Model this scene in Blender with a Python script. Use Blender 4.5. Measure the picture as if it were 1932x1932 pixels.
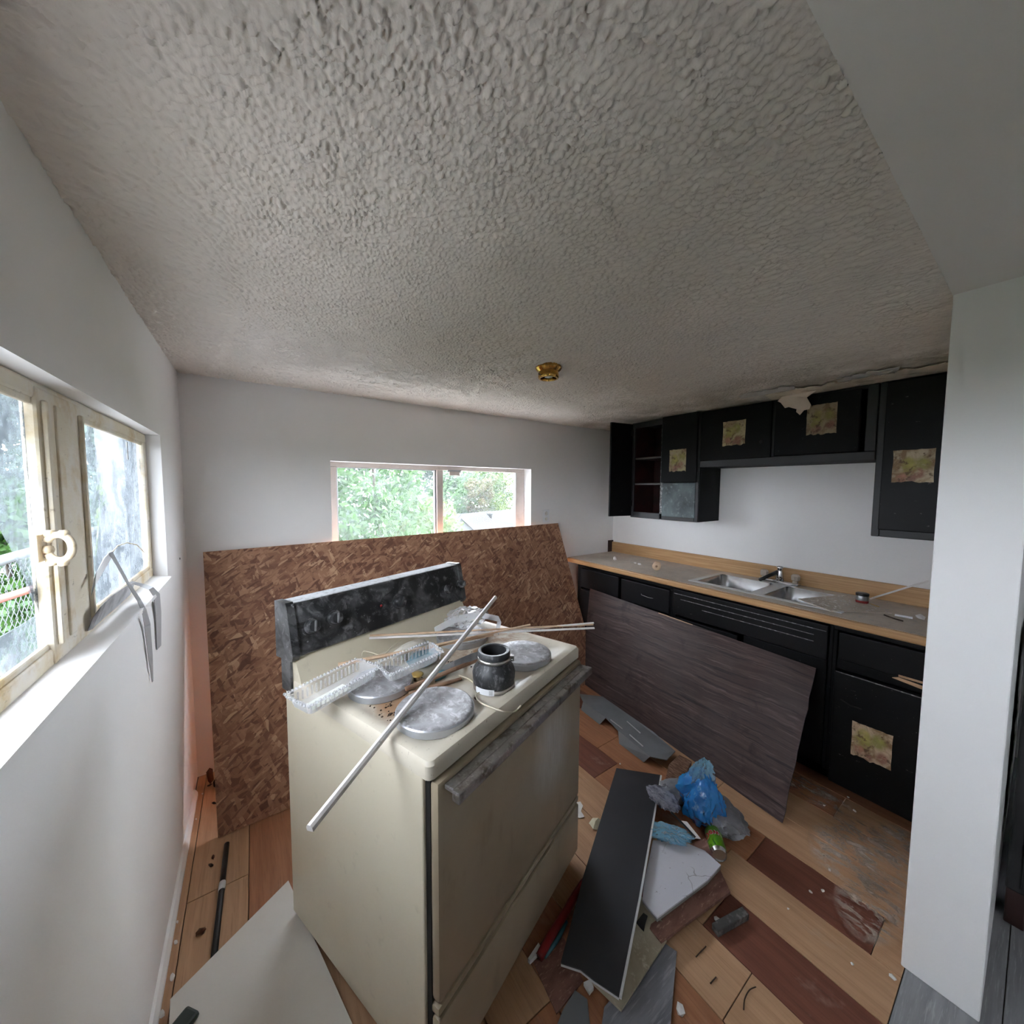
import bpy, bmesh, math, random
import numpy as np
from mathutils import Vector, Matrix, Euler, noise as mnoise

# ------------------------------------------------------------------ camera, world, light, exposure
for o in list(bpy.data.objects): bpy.data.objects.remove(o)
scene = bpy.context.scene
C = scene.collection
FPX, YAW, PIT, ROL, HC = 704.31, -.608, -.0644, .0053, 1.552      # lens found from the room's own lines
_cy, _sy = math.cos(YAW), math.sin(YAW)
FW = np.array([-_sy, _cy, 0.]); RT = np.array([_cy, _sy, 0.]); UP = np.array([0, 0, 1.])
_c, _s = math.cos(PIT), math.sin(PIT); FW, UP = _c*FW+_s*UP, _c*UP-_s*FW
_c, _s = math.cos(ROL), math.sin(ROL); RT, UP = _c*RT+_s*UP, _c*UP-_s*RT
CAM = np.array([0, 0, HC])
cd = bpy.data.cameras.new('camera'); cam = bpy.data.objects.new('camera', cd); C.objects.link(cam)
cd.sensor_width = 36; cd.lens = 36*FPX/1932; cd.clip_start = .02; cd.clip_end = 300
m = Matrix(((RT[0], UP[0], -FW[0], 0), (RT[1], UP[1], -FW[1], 0), (RT[2], UP[2], -FW[2], HC), (0, 0, 0, 1)))
cam.matrix_world = m
scene.camera = cam

SKY = 9.0
w = bpy.data.worlds.new('overcast_sky'); scene.world = w; w.use_nodes = True
bg = w.node_tree.nodes['Background']; bg.inputs[0].default_value = (.84, .91, 1.0, 1); bg.inputs[1].default_value = SKY
scene.view_settings.view_transform = 'Standard'; scene.view_settings.look = 'None'
scene.view_settings.gamma = 1; scene.view_settings.use_curve_mapping = False
scene.view_settings.exposure = 1.75
cy = scene.cycles
cy.max_bounces = 9; cy.diffuse_bounces = 6; cy.glossy_bounces = 3; cy.transparent_max_bounces = 14; cy.sample_clamp_indirect = 6
cy.use_adaptive_sampling = True; cy.adaptive_threshold = .05
cy.caustics_reflective = False; cy.caustics_refractive = False

R90 = math.pi/2
# room numbers
XL, YB, XR, ZC = -.288, 2.516, 3.005, 2.119      # left wall, back wall, sink wall, ceiling
PX, PY0, PY1 = 1.692, .03, .192                  # end of the partition and its two faces
W1 = (.58, 2.0, 1.19, 1.75)                      # left window y0,y1,z0,z1
W4 = (-1.75, -1.0, 1.1, 1.8)                       # added unseen window lighting the room behind, y0,y1,z0,z1
W2 = (.398, 1.947, .84, 1.712)                   # back window x0,x1,z0,z1
YR = -2.6

# ------------------------------------------------------------------ helpers
rnd = random.Random(7)
def ray(x, y): return FW+RT*(x-966)/FPX-UP*(y-966)/FPX
def plane(x, y, n, d):
    r = ray(x, y); n = np.array(n, float); return CAM+(d-n@CAM)/(n@r)*r
def atz(x, y, z): return tuple(plane(x, y, (0, 0, 1), z))
def atx(x, y, u): return tuple(plane(x, y, (1, 0, 0), u))
def aty(x, y, v): return tuple(plane(x, y, (0, 1, 0), v))
V = Vector
class MB:
    """collects shapes, then becomes one mesh object"""
    def __init__(s): s.v = []; s.f = []; s.smooth = []
    def add(s, vs, fs, smooth=False):
        b = len(s.v); s.v += [tuple(p) for p in vs]; s.f += [tuple(i+b for i in f) for f in fs]; s.smooth += [smooth]*len(fs); return s
    def box(s, x0, x1, y0, y1, z0, z1, M=None):
        vs = [V((x, y, z)) for z in (z0, z1) for y in (y0, y1) for x in (x0, x1)]
        if M: vs = [M@p for p in vs]
        return s.add(vs, [(0, 2, 3, 1), (4, 5, 7, 6), (0, 1, 5, 4), (2, 6, 7, 3), (0, 4, 6, 2), (1, 3, 7, 5)])
    def bbox(s, x0, x1, y0, y1, z0, z1, r=.005, M=None):
        """box with chamfered edges"""
        r = min(r, abs(x1-x0)/2.1, abs(y1-y0)/2.1, abs(z1-z0)/2.1)
        bm = bmesh.new(); bmesh.ops.create_cube(bm, size=1)
        for v in bm.verts: v.co = V(((x0+x1)/2+v.co.x*(x1-x0), (y0+y1)/2+v.co.y*(y1-y0), (z0+z1)/2+v.co.z*(z1-z0)))
        bmesh.ops.bevel(bm, geom=bm.edges[:], offset=r, segments=2, affect='EDGES', profile=.5)
        return s.bm(bm, M)
    def bm(s, bm, M=None, smooth=False):
        bm.verts.index_update(); vs = [(M@v.co if M else v.co.copy()) for v in bm.verts]
        s.add(vs, [[v.index for v in f.verts] for f in bm.faces], smooth); bm.free(); return s
    def prism(s, poly, d):
        """poly: list of 3-D points, extruded by the vector d"""
        n = len(poly); d = V(d); p = [V(q) for q in poly]
        vs = p+[q+d for q in p]
        nrm = sum(((p[i].cross(p[(i+1) % n])) for i in range(n)), V((0, 0, 0)))
        fs = [tuple(range(n)), tuple(range(2*n-1, n-1, -1))]+[(i+n, (i+1) % n+n, (i+1) % n, i) for i in range(n)]
        fs[0] = tuple(range(n)); 
        if nrm.dot(d) > 0: fs = [tuple(reversed(f)) for f in fs]
        return s.add(vs, fs)
    def tube(s, pts, r, n=8, closed=False, smooth=True, caps=True, flat=1.0):
        pts = [V(p) for p in pts]; m = len(pts); vs = []; fs = []
        up = V((0, 0, 1)); prev = None
        for i, p in enumerate(pts):
            if closed: t = (pts[(i+1) % m]-pts[i-1])
            else: t = pts[min(i+1, m-1)]-pts[max(i-1, 0)]
            t.normalize()
            if prev is None:
                a = up.cross(t) if abs(t.z) < .95 else V((1, 0, 0)).cross(t)
            else: a = prev-t*prev.dot(t)
            a.normalize(); b = t.cross(a); prev = a
            rr = r[i] if isinstance(r, (list, tuple)) else r
            for k in range(n):
                g = 2*math.pi*k/n; vs.append(p+a*math.cos(g)*rr+b*math.sin(g)*rr*flat)
        for i in range(m if closed else m-1):
            for k in range(n):
                j = (i+1) % m; fs.append((i*n+k, i*n+(k+1) % n, j*n+(k+1) % n, j*n+k))
        if caps and not closed: fs += [tuple(reversed(range(n))), tuple(range((m-1)*n, m*n))]
        return s.add(vs, fs, smooth)
    def lathe(s, prof, c=(0, 0, 0), n=32, axis='z', smooth=True, M=None, ends=(True, True)):
        """prof: list of (radius, height)"""
        vs = []; fs = []
        for (r, h) in prof:
            for k in range(n):
                g = 2*math.pi*k/n; p = V((r*math.cos(g), r*math.sin(g), h))
                if axis == 'x': p = V((p.z, p.x, p.y))
                if axis == 'y': p = V((p.x, -p.z, p.y))
                p = p+V(c); vs.append(M@p if M else p)
        m = len(prof)
        for i in range(m-1):
            for k in range(n): fs.append((i*n+k, i*n+(k+1) % n, (i+1)*n+(k+1) % n, (i+1)*n+k))
        if prof[0][0] > 1e-6 and ends[0]: fs.append(tuple(reversed(range(n))))
        if prof[-1][0] > 1e-6 and ends[1]: fs.append(tuple(range((m-1)*n, m*n)))
        return s.add(vs, fs, smooth)
    def rrect(s, loops, seg=6, smooth=False, cap=(True, True)):
        """loops: (x0,x1,y0,y1,radius,z) skinned one to the next"""
        vs = []; fs = []; n = 4*(seg+1)
        for (x0, x1, y0, y1, r, z) in loops:
            for (cx, cyy, a0) in ((x1-r, y1-r, 0), (x0+r, y1-r, 90), (x0+r, y0+r, 180), (x1-r, y0+r, 270)):
                for k in range(seg+1):
                    g = math.radians(a0+90*k/seg); vs.append((cx+r*math.cos(g), cyy+r*math.sin(g), z))
        for i in range(len(loops)-1):
            for k in range(n): fs.append((i*n+k, i*n+(k+1) % n, (i+1)*n+(k+1) % n, (i+1)*n+k))
        if cap[0]: fs.append(tuple(reversed(range(n))))
        if cap[1]: fs.append(tuple(range((len(loops)-1)*n, len(loops)*n)))
        return s.add(vs, fs, smooth)
    def ribbon(s, pts, width, wdir, th=.0006):
        """thin strip: pts centre line, wdir list of width directions"""
        vs = []; fs = []; n = len(pts)
        for i, p in enumerate(pts):
            p = V(p); wd = V(wdir[i] if isinstance(wdir, list) else wdir).normalized()
            ww = width[i] if isinstance(width, list) else width
            t = (V(pts[min(i+1, n-1)])-V(pts[max(i-1, 0)])).normalized(); nn = wd.cross(t).normalized()*th/2
            vs += [p-wd*ww/2-nn, p+wd*ww/2-nn, p+wd*ww/2+nn, p-wd*ww/2+nn]
        for i in range(n-1):
            a, b = 4*i, 4*i+4
            for k in range(4): fs.append((a+k, a+(k+1) % 4, b+(k+1) % 4, b+k))
        fs += [(3, 2, 1, 0), (4*n-4, 4*n-3, 4*n-2, 4*n-1)]
        return s.add(vs, fs)
    def wallhole(s, o, a, b, n, A, B, hole):
        """slab from origin o spanned by unit a (0..A), b (0..B), thickness vector n, hole (a0,a1,b0,b1)"""
        o, a, b, n = V(o), V(a), V(b), V(n); a0, a1, b0, b1 = hole
        out = [(0, 0), (A, 0), (A, B), (0, B)]; inn = [(a0, b0), (a1, b0), (a1, b1), (a0, b1)]
        vs = [o+a*p+b*q for p, q in out+inn]+[o+a*p+b*q+n for p, q in out+inn]
        fs = []
        for k in range(4):
            j = (k+1) % 4
            fs += [(k, j, 4+j, 4+k), (8+j, 8+k, 12+k, 12+j), (j, k, 8+k, 8+j), (4+k, 4+j, 12+j, 12+k)]
        s.add(vs, fs); return s
    def build(s, name, mat, parent=None, world=False, sharp=None, base=True, kind=None):
        me = bpy.data.meshes.new(name); ob = bpy.data.objects.new(name, me)
        vs = [V(p) for p in s.v]
        if parent is None and base:
            lo = V([min(p[i] for p in vs) for i in range(3)]); hi = V([max(p[i] for p in vs) for i in range(3)])
            org = V(((lo.x+hi.x)/2, (lo.y+hi.y)/2, lo.z)); vs = [p-org for p in vs]; ob.location = org
        if parent is not None and world:
            Mi = root_matrix(parent).inverted(); vs = [Mi@p for p in vs]
        me.from_pydata(vs, [], s.f); me.validate()
        for i, p in enumerate(me.polygons):
            if i < len(s.smooth): p.use_smooth = s.smooth[i]
        me.materials.append(mat); C.objects.link(ob)
        bm = bmesh.new(); bm.from_mesh(me); bmesh.ops.recalc_face_normals(bm, faces=bm.faces); bm.to_mesh(me); bm.free()
        if sharp is not None:
            me.shade_smooth(); me.set_sharp_from_angle(angle=math.radians(sharp))
        if parent is not None: ob.parent = parent
        if kind: ob['kind'] = kind
        return ob
def root_matrix(o):
    M = Matrix.Identity(4)
    while o is not None:
        M = (Matrix.Translation(o.location)@o.rotation_euler.to_matrix().to_4x4())@M; o = o.parent
    return M
def tag(o, label, cat, group=None):
    o['label'] = label; o['category'] = cat
    if group: o['group'] = group
    return o
def thing(name, label, cat, loc=(0, 0, 0), rz=0, group=None):
    o = bpy.data.objects.new(name, None); o.empty_display_size = .05; C.objects.link(o)
    o.location = loc; o.rotation_euler = (0, 0, rz); return tag(o, label, cat, group)
def struct(o): o['kind'] = 'structure'; return o
def sroot(name, loc=(0, 0, 0)):
    o = bpy.data.objects.new(name, None); o.empty_display_size = .05; C.objects.link(o); o.location = loc; return struct(o)

# ------------------------------------------------------------------ materials
class MT:
    def __init__(s, name, col=(.8, .8, .8), rough=.6, metal=0, spec=.5, coord='Object'):
        s.m = bpy.data.materials.new(name); s.m.use_nodes = True; s.n = s.m.node_tree.nodes; s.l = s.m.node_tree.links
        s.b = s.n['Principled BSDF']; s.b.inputs['Roughness'].default_value = rough; s.b.inputs['Metallic'].default_value = metal
        s.b.inputs['Specular IOR Level'].default_value = spec
        r = s.n.new('ShaderNodeRGB'); r.outputs[0].default_value = (*col, 1); s.c = r.outputs[0]
        s.tc = s.n.new('ShaderNodeTexCoord').outputs[coord]; s.h = None; s.link(s.c, s.b.inputs['Base Color'])
    def link(s, a, b): s.l.new(a, b)
    def map(s, scale=(1, 1, 1), rot=(0, 0, 0), loc=(0, 0, 0), src=None):
        n = s.n.new('ShaderNodeMapping'); n.inputs['Scale'].default_value = scale; n.inputs['Rotation'].default_value = rot; n.inputs['Location'].default_value = loc
        s.link(src or s.tc, n.inputs['Vector']); return n.outputs[0]
    def noise(s, scale, detail=4, rough=.55, dist=0, vec=None):
        n = s.n.new('ShaderNodeTexNoise'); n.inputs['Scale'].default_value = scale; n.inputs['Detail'].default_value = detail
        n.inputs['Roughness'].default_value = rough; n.inputs['Distortion'].default_value = dist
        s.link(vec or s.tc, n.inputs['Vector']); return n.outputs['Fac']
    def voro(s, scale, feat='F1', vec=None, out='Distance', rnd=1, smooth=None):
        n = s.n.new('ShaderNodeTexVoronoi'); n.feature = feat; n.inputs['Scale'].default_value = scale; n.inputs['Randomness'].default_value = rnd
        if smooth is not None: n.inputs['Smoothness'].default_value = smooth
        s.link(vec or s.tc, n.inputs['Vector']); return n.outputs[out]
    def warp(s, vec, amt, scale):
        n = s.n.new('ShaderNodeTexNoise'); n.inputs['Scale'].default_value = scale; n.inputs['Detail'].default_value = 2; s.link(vec, n.inputs['Vector'])
        a = s.n.new('ShaderNodeVectorMath'); a.operation = 'SUBTRACT'; s.link(n.outputs['Color'], a.inputs[0]); a.inputs[1].default_value = (.5, .5, .5)
        b = s.n.new('ShaderNodeVectorMath'); b.operation = 'SCALE'; s.link(a.outputs[0], b.inputs[0]); b.inputs['Scale'].default_value = amt
        c = s.n.new('ShaderNodeVectorMath'); c.operation = 'ADD'; s.link(vec, c.inputs[0]); s.link(b.outputs[0], c.inputs[1]); return c.outputs[0]
    def ramp(s, fac, lo, hi, a=0., b=1.):
        n = s.n.new('ShaderNodeMapRange'); n.inputs['From Min'].default_value = lo; n.inputs['From Max'].default_value = hi
        n.inputs['To Min'].default_value = a; n.inputs['To Max'].default_value = b; s.link(fac, n.inputs['Value']); return n.outputs[0]
    def cramp(s, fac, stops):
        n = s.n.new('ShaderNodeValToRGB'); e = n.color_ramp.elements
        while len(e) < len(stops): e.new(.5)
        for k, (p, c) in enumerate(stops): e[k].position = p; e[k].color = (*c, 1)
        s.link(fac, n.inputs[0]); return n.outputs[0]
    def math(s, op, a, b=None):
        n = s.n.new('ShaderNodeMath'); n.operation = op
        for k, x in enumerate((a, b)):
            if x is None: continue
            if isinstance(x, (int, float)): n.inputs[k].default_value = x
            else: s.link(x, n.inputs[k])
        return n.outputs[0]
    def mix(s, fac, col, mode='MIX'):
        n = s.n.new('ShaderNodeMix'); n.data_type = 'RGBA'; n.blend_type = mode
        if isinstance(fac, (int, float)): n.inputs[0].default_value = fac
        else: s.link(fac, n.inputs[0])
        s.link(s.c, n.inputs[6])
        if isinstance(col, tuple): n.inputs[7].default_value = (*col, 1)
        else: s.link(col, n.inputs[7])
        s.c = n.outputs[2]; s.link(s.c, s.b.inputs['Base Color']); return s
    def layer(s, scale, col, lo=.45, hi=.65, detail=5, stretch=(1, 1, 1), dist=0, amt=1, mode='MIX', rot=(0, 0, 0), loc=(0, 0, 0)):
        f = s.noise(scale, detail, .6, dist, s.map(stretch, rot, loc)); return s.mix(s.ramp(f, lo, hi, 0, amt), col, mode)
    def dist_to(s, p, sc=(1, 1, 1)):
        v = s.map(sc, loc=tuple(-a*b for a, b in zip(p, sc)))
        n = s.n.new('ShaderNodeVectorMath'); n.operation = 'LENGTH'; s.link(v, n.inputs[0]); return n.outputs['Value']
    def bump(s, fac, strength=.3, dist=.002):
        n = s.n.new('ShaderNodeBump'); n.inputs['Strength'].default_value = strength; n.inputs['Distance'].default_value = dist
        s.link(fac, n.inputs['Height'])
        if s.h is not None: s.link(s.h, n.inputs['Normal'])
        s.h = n.outputs[0]; s.link(s.h, s.b.inputs['Normal']); return s
    def nbump(s, scale, strength=.2, dist=.002, detail=4, stretch=(1, 1, 1)):
        return s.bump(s.noise(scale, detail, .6, 0, s.map(stretch)), strength, dist)
    def rough(s, fac): s.link(fac, s.b.inputs['Roughness']); return s
    def see(s, alpha):
        """let light straight through: alpha is a number or a socket"""
        out = s.n['Material Output']; t = s.n.new('ShaderNodeBsdfTransparent'); x = s.n.new('ShaderNodeMixShader')
        if isinstance(alpha, (int, float)): x.inputs[0].default_value = alpha
        else: s.link(alpha, x.inputs[0])
        s.link(t.outputs[0], x.inputs[1]); s.link(s.b.outputs[0], x.inputs[2]); s.link(x.outputs[0], out.inputs[0]); s.t = t; return s
    def translucent(s, col, fac=.5):
        out = s.n['Material Output']; t = s.n.new('ShaderNodeBsdfTranslucent'); t.inputs[0].default_value = (*col, 1); x = s.n.new('ShaderNodeMixShader')
        x.inputs[0].default_value = fac; src = out.inputs[0].links[0].from_socket
        s.link(src, x.inputs[1]); s.link(t.outputs[0], x.inputs[2]); s.link(x.outputs[0], out.inputs[0]); return s
def P(name, col, rough=.6, metal=0, var=None, bump=None, spec=.5):
    t = MT(name, col, rough, metal, spec)
    for v in (var or []): t.layer(*v[:4], **(v[4] if len(v) > 4 else {}))
    if bump: t.nbump(*bump)
    return t.m

M = {}
t = MT('wall_paint', (.84, .83, .83), .75); t.layer(1.3, (.80, .79, .79), .4, .7); t.layer(90, (.5, .45, .4), .74, .80, amt=.5); t.nbump(160, .08, .001); M['wall'] = t.m
t = MT('smooth_ceiling_paint', (.84, .82, .79), .8); t.layer(1.5, (.80, .78, .75), .4, .7); t.nbump(40, .06, .001); M['ceil2'] = t.m
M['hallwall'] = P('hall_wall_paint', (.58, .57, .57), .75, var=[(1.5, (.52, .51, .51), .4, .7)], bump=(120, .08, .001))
# stippled plaster
t = MT('stippled_ceiling', (.83, .765, .71), .85)
t.nbump(260, .25, .0015, 2); t.layer(1.6, (.72, .66, .57), .42, .68, amt=.7); t.layer(.8, (.78, .74, .74), .45, .7, amt=.6)
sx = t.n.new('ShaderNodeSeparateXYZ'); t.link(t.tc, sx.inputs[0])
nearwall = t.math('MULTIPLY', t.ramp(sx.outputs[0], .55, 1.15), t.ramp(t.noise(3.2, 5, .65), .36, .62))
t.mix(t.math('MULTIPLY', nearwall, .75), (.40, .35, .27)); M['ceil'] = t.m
M['plaster_patch'] = P('bare_ceiling_paper', (.80, .72, .60), .9, var=[(9, (.46, .37, .26), .5, .66), (30, (.88, .82, .72), .55, .7)], bump=(60, .5, .004))
M['flap'] = P('torn_ceiling_paper', (.72, .62, .53), .9, var=[(14, (.62, .52, .44), .45, .7)], bump=(50, .3, .002))
# floor planks
def plank(name, a, b, c):
    t = MT(name, a, .5, 0, .35); t.layer(7, b, .38, .68, stretch=(6, .35, 1), dist=.6); t.layer(26, c, .52, .72, stretch=(7, .3, 1), amt=.7)
    t.layer(5, (.42, .33, .27), .60, .74, amt=.45); t.layer(120, (.75, .70, .64), .73, .78, amt=.5); t.nbump(30, .05, .001, 3, (6, .3, 1)); return t.m
M['oak'] = plank('light_oak_laminate', (.47, .285, .165), (.39, .225, .125), (.30, .165, .09))
M['redwood'] = plank('red_brown_laminate', (.185, .070, .045), (.135, .048, .032), (.09, .032, .022))
M['midwood'] = plank('orange_brown_laminate', (.36, .165, .085), (.28, .12, .06), (.20, .085, .045))
M['subfloor'] = P('subfloor', (.05, .035, .025), .9)
M['hallplank'] = P('grey_laminate', (.27, .27, .28), .5, var=[(9, (.20, .20, .21), .4, .65, dict(stretch=(.4, 5, 1))), (30, (.36, .36, .37), .55, .7, dict(stretch=(.4, 6, 1)))])
def wearmat(rx, ry, k):
    t = MT('pale_scuffed_wear', (.58, .46, .38), .7); t.layer(30, (.70, .60, .52), .45, .6)
    t.see(t.math('MULTIPLY', t.ramp(t.dist_to((0, 0, 0), (1/rx, 1/ry, 1)), .45, .98, .75, 0), t.ramp(t.noise(26, 6, .7, .6, t.map((1, .45, 1), (0, 0, .5), (k, 0, 0))), .46, .60))); return t.m
M['scuff'] = P('pale_scuffed_wear', (.50, .42, .37), .7, var=[(30, (.62, .57, .52), .45, .6)])
# wood sheets
t = MT('osb_strands', (.36, .19, .11), .75)
def flakes(sc, rot, st, src): return t.voro(sc, 'F1', t.map(st, (0, 0, 0), src=t.map((1, 1, 1), (0, rot, 0), src=src)), 'Color')
wv = t.warp(t.tc, .02, 12)
def tone(colsock):
    n = t.n.new('ShaderNodeSeparateColor'); t.link(colsock, n.inputs[0]); return n.outputs[0], n.outputs[1]
pal = [(0, (.13, .053, .034)), (.3, (.25, .118, .07)), (.6, (.34, .175, .105)), (.88, (.43, .24, .15)), (1, (.60, .39, .25))]
a0, b0 = tone(flakes(5, .35, (1, 1, 3.6), wv)); t.mix(1., t.cramp(a0, pal))
hs = [a0]
for k, (rot, sc, st, lo) in enumerate([(-.5, 7, (1, 1, 4.0), .45), (1.1, 8, (1, 1, 4.2), .55), (.1, 10, (1, 1, 4.4), .5), (-1.2, 14, (1, 1, 5), .6), (.6, 22, (1, 1, 5), .6)]):
    a1, b1 = tone(flakes(sc, rot, st, t.map((1, 1, 1), loc=(k*3.1, k, k*1.7), src=wv))); t.mix(t.ramp(b1, lo, lo+.02, 0, .85), t.cramp(a1, pal)); hs.append(t.math('MULTIPLY', a1, t.ramp(b1, lo, lo+.02)))
t.layer(60, (.09, .04, .025), .60, .72, amt=.6); t.layer(1.1, (.20, .085, .06), .42, .7, amt=.45)
hh = hs[0]
for x in hs[1:]: hh = t.math('MAXIMUM', hh, x)
t.bump(hh, .4, .002); M['osb'] = t.m
t = MT('osb_edge', (.40, .27, .16), .8); t.layer(90, (.25, .15, .08), .45, .6); M['osbedge'] = t.m
M['osbbounce'] = P('orange_bounce_sheet', (.80, .44, .27), .8, var=[(20, (.70, .36, .20), .45, .65)])  # brightened orange for the unseen bounce sheet behind the strand board
t = MT('dark_brown_woodgrain', (.044, .024, .022), .5, 0, .3); gv = t.warp(t.warp(t.tc, .05, 2.5), .012, 14)
f = t.noise(9, 6, .65, .6, t.map((1, .22, 3.0), src=gv)); t.mix(t.ramp(f, .40, .66), (.084, .052, .048))
f = t.noise(30, 5, .65, .3, t.map((1, .09, 3.4), src=gv)); t.mix(t.ramp(f, .55, .70, 0, .8), (.16, .115, .112))
f = t.noise(24, 5, .65, .3, t.map((1, .09, 4.0), loc=(4, 2, 1), src=gv)); t.mix(t.ramp(f, .54, .64, 0, .9), (.010, .005, .005))
t.layer(2.0, (.062, .050, .050), .46, .7, amt=.55); t.layer(5, (.012, .006, .006), .60, .74, amt=.8, dist=.5)
t.bump(f, .35, .0015); M['brownpanel'] = t.m
# black painted kitchen
t = MT('black_cabinet_paint', (.0035, .0035, .0042), .55, 0, .16); t.layer(2.2, (.006, .006, .007), .45, .7); t.layer(160, (.30, .30, .30), .73, .76, amt=.5); t.layer(45, (.04, .04, .042), .64, .72, amt=.6); t.nbump(60, .10, .001); M['black'] = t.m
t = MT('scuffed_black_paint', (.0045, .0045, .0052), .48, 0, .22); t.layer(2.5, (.009, .009, .011), .45, .7); t.layer(38, (.34, .33, .32), .70, .75, amt=.75, stretch=(1, .5, 2)); t.layer(120, (.4, .4, .4), .71, .74, amt=.6); t.nbump(50, .12, .001); M['blackscuff'] = t.m
M['blackframe'] = P('black_frame_sheen_paint', (.016, .0165, .018), .5, var=[(3, (.022, .0225, .025), .45, .7)]); M['edgewear'] = P('worn_black_edge', (.10, .10, .105), .5, var=[(60, (.3, .3, .3), .5, .6)])  # frames greyer than the doors: their reflected sheen put into the paint
M['cab_in'] = P('dark_red_cabinet_inside', (.050, .010, .009), .5, var=[(6, (.022, .006, .006), .45, .65)])
M['shelfedge'] = P('cabinet_shelf_grey', (.10, .09, .088), .6)
M['blank'] = P('faded_blue_grey_panel', (.105, .14, .148), .55, var=[(5, (.03, .037, .04), .40, .66), (30, (.16, .20, .21), .55, .7)])
M['rawwood'] = P('bare_wood', (.62, .40, .24), .7, var=[(14, (.48, .29, .16), .45, .65, dict(stretch=(1, .3, 5)))])
t = MT('oak_laminate_trim', (.52, .31, .145), .42); t.layer(9, (.42, .235, .10), .40, .62, stretch=(4, .18, 9), dist=.6); t.layer(22, (.62, .40, .21), .52, .68, stretch=(4, .15, 9)); M['oaktrim'] = t.m
t = MT('dusty_counter_laminate', (.62, .54, .46), .75); t.layer(5, (.52, .44, .365), .42, .64); t.layer(40, (.46, .43, .40), .55, .7); t.layer(150, (.62, .60, .58), .68, .74, amt=.7); M['counter'] = t.m
M['steel'] = P('brushed_sink_steel', (.52, .52, .53), .27, 1, var=[(9, (.38, .38, .39), .45, .7)], bump=(220, .05, .001))
M['steelrim'] = P('dull_sink_rim', (.60, .60, .60), .38, .8, var=[(30, (.62, .60, .56), .5, .65)])
M['chrome'] = P('chrome', (.72, .73, .75), .14, 1, var=[(30, (.4, .4, .42), .5, .7)])
M['dullchrome'] = P('worn_chrome', (.44, .44, .45), .38, 1, var=[(22, (.22, .20, .18), .48, .66), (90, (.6, .6, .6), .55, .7)], bump=(60, .3, .002))
M['darkmetal'] = P('dark_metal', (.03, .03, .032), .4, .6)
M['acrylic'] = P('clouded_acrylic', (.50, .43, .36), .25)
M['brass'] = P('polished_brass', (.62, .36, .09), .16, 1, var=[(40, (.35, .19, .06), .5, .7)])
M['porcelain'] = P('white_socket_porcelain', (.75, .73, .68), .4)
# stove
t = MT('cream_enamel', (.70, .635, .50), .33); t.layer(2.2, (.65, .58, .44), .45, .68, amt=.8); t.layer(130, (.2, .16, .1), .73, .77, amt=.6); t.layer(18, (.40, .35, .27), .62, .75, amt=.35); M['cream'] = t.m
t = MT('dusty_cream_cooktop', (.68, .62, .515), .42); t.layer(3, (.60, .54, .44), .42, .66)
dst = t.math('MULTIPLY', t.ramp(t.dist_to((.17, .25, .91), (1, 1., 1)), .09, .155, 1, 0), t.ramp(t.noise(13, 6, .65, .5), .30, .50)); t.mix(t.math('MULTIPLY', dst, .9), (.40, .22, .11))
dst = t.math('MULTIPLY', t.ramp(t.dist_to((.60, .31, .91), (1, 1.5, 1)), .10, .30, 1, 0), t.ramp(t.noise(15, 6, .65, .5, t.map(loc=(3, 1, 0))), .36, .56)); t.mix(t.math('MULTIPLY', dst, .85), (.33, .17, .075))
t.layer(150, (.14, .09, .05), .66, .71, amt=.8); M['cooktop'] = t.m
t = MT('shaded_grimy_door', (.38, .315, .225), .30); t.layer(1.7, (.32, .26, .18), .42, .66); t.layer(9, (.22, .17, .11), .58, .74, amt=.5, stretch=(1.5, 1, .5)); t.layer(70, (.15, .11, .07), .71, .76, amt=.6)  # cream darkened to put the shaded front into the colour, with some grime
dst = t.ramp(t.dist_to((.57, -.02, .63), (1, 1, .75)), .07, .15, .75, 0); t.mix(t.math('MULTIPLY', dst, t.ramp(t.noise(30, 4, .6, 0, t.map((3, 1, .4))), .3, .6, .5, 1)), (.56, .53, .48)); M['door'] = t.m
t = MT('dusty_black_console', (.012, .012, .013), .4); t.layer(6, (.13, .132, .135), .44, .66, dist=1.2); t.layer(24, (.17, .17, .175), .54, .68, dist=.7); t.layer(80, (.30, .30, .31), .63, .72); t.layer(9, (.010, .010, .011), .52, .62, dist=1.6, loc=(2, 5, 1), amt=.9); M['console'] = t.m
M['consoletop'] = P('thick_white_dust', (.50, .51, .53), .9, var=[(60, (.30, .30, .31), .5, .66), (12, (.58, .58, .60), .5, .7)])
M['knob'] = P('dusty_black_knob', (.03, .03, .032), .35, var=[(40, (.22, .22, .23), .5, .68)])
M['knobface'] = P('lit_dusty_knob_face', (.20, .20, .205), .4, .3, var=[(40, (.09, .09, .095), .45, .65)])  # lighter face paints in light falling on the two left knob grips
t = MT('dusty_burner_cover', (.40, .40, .42), .5, .35); t.layer(12, (.26, .25, .25), .42, .62, dist=1.5); t.layer(45, (.58, .58, .61), .5, .66, dist=1.0); t.layer(6, (.13, .12, .11), .56, .70, dist=.6, amt=.8); t.nbump(60, .25, .001); M['cover'] = t.m
M['coverrim'] = P('pale_metal_rim', (.52, .54, .58), .32, .6, var=[(10, (.42, .43, .46), .45, .7)])
M['gap'] = P('dark_gap', (.012, .011, .010), .8)
M['rubber'] = P('dusty_black_rubber', (.022, .023, .025), .5, var=[(16, (.055, .056, .06), .45, .66), (90, (.20, .20, .21), .54, .74, dict(dist=.5, stretch=(1, 1, .5)))])
M['rubberclean'] = P('black_rubber', (.018, .018, .02), .45)
M['band'] = P('steel_band', (.55, .53, .51), .3, 1)
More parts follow.
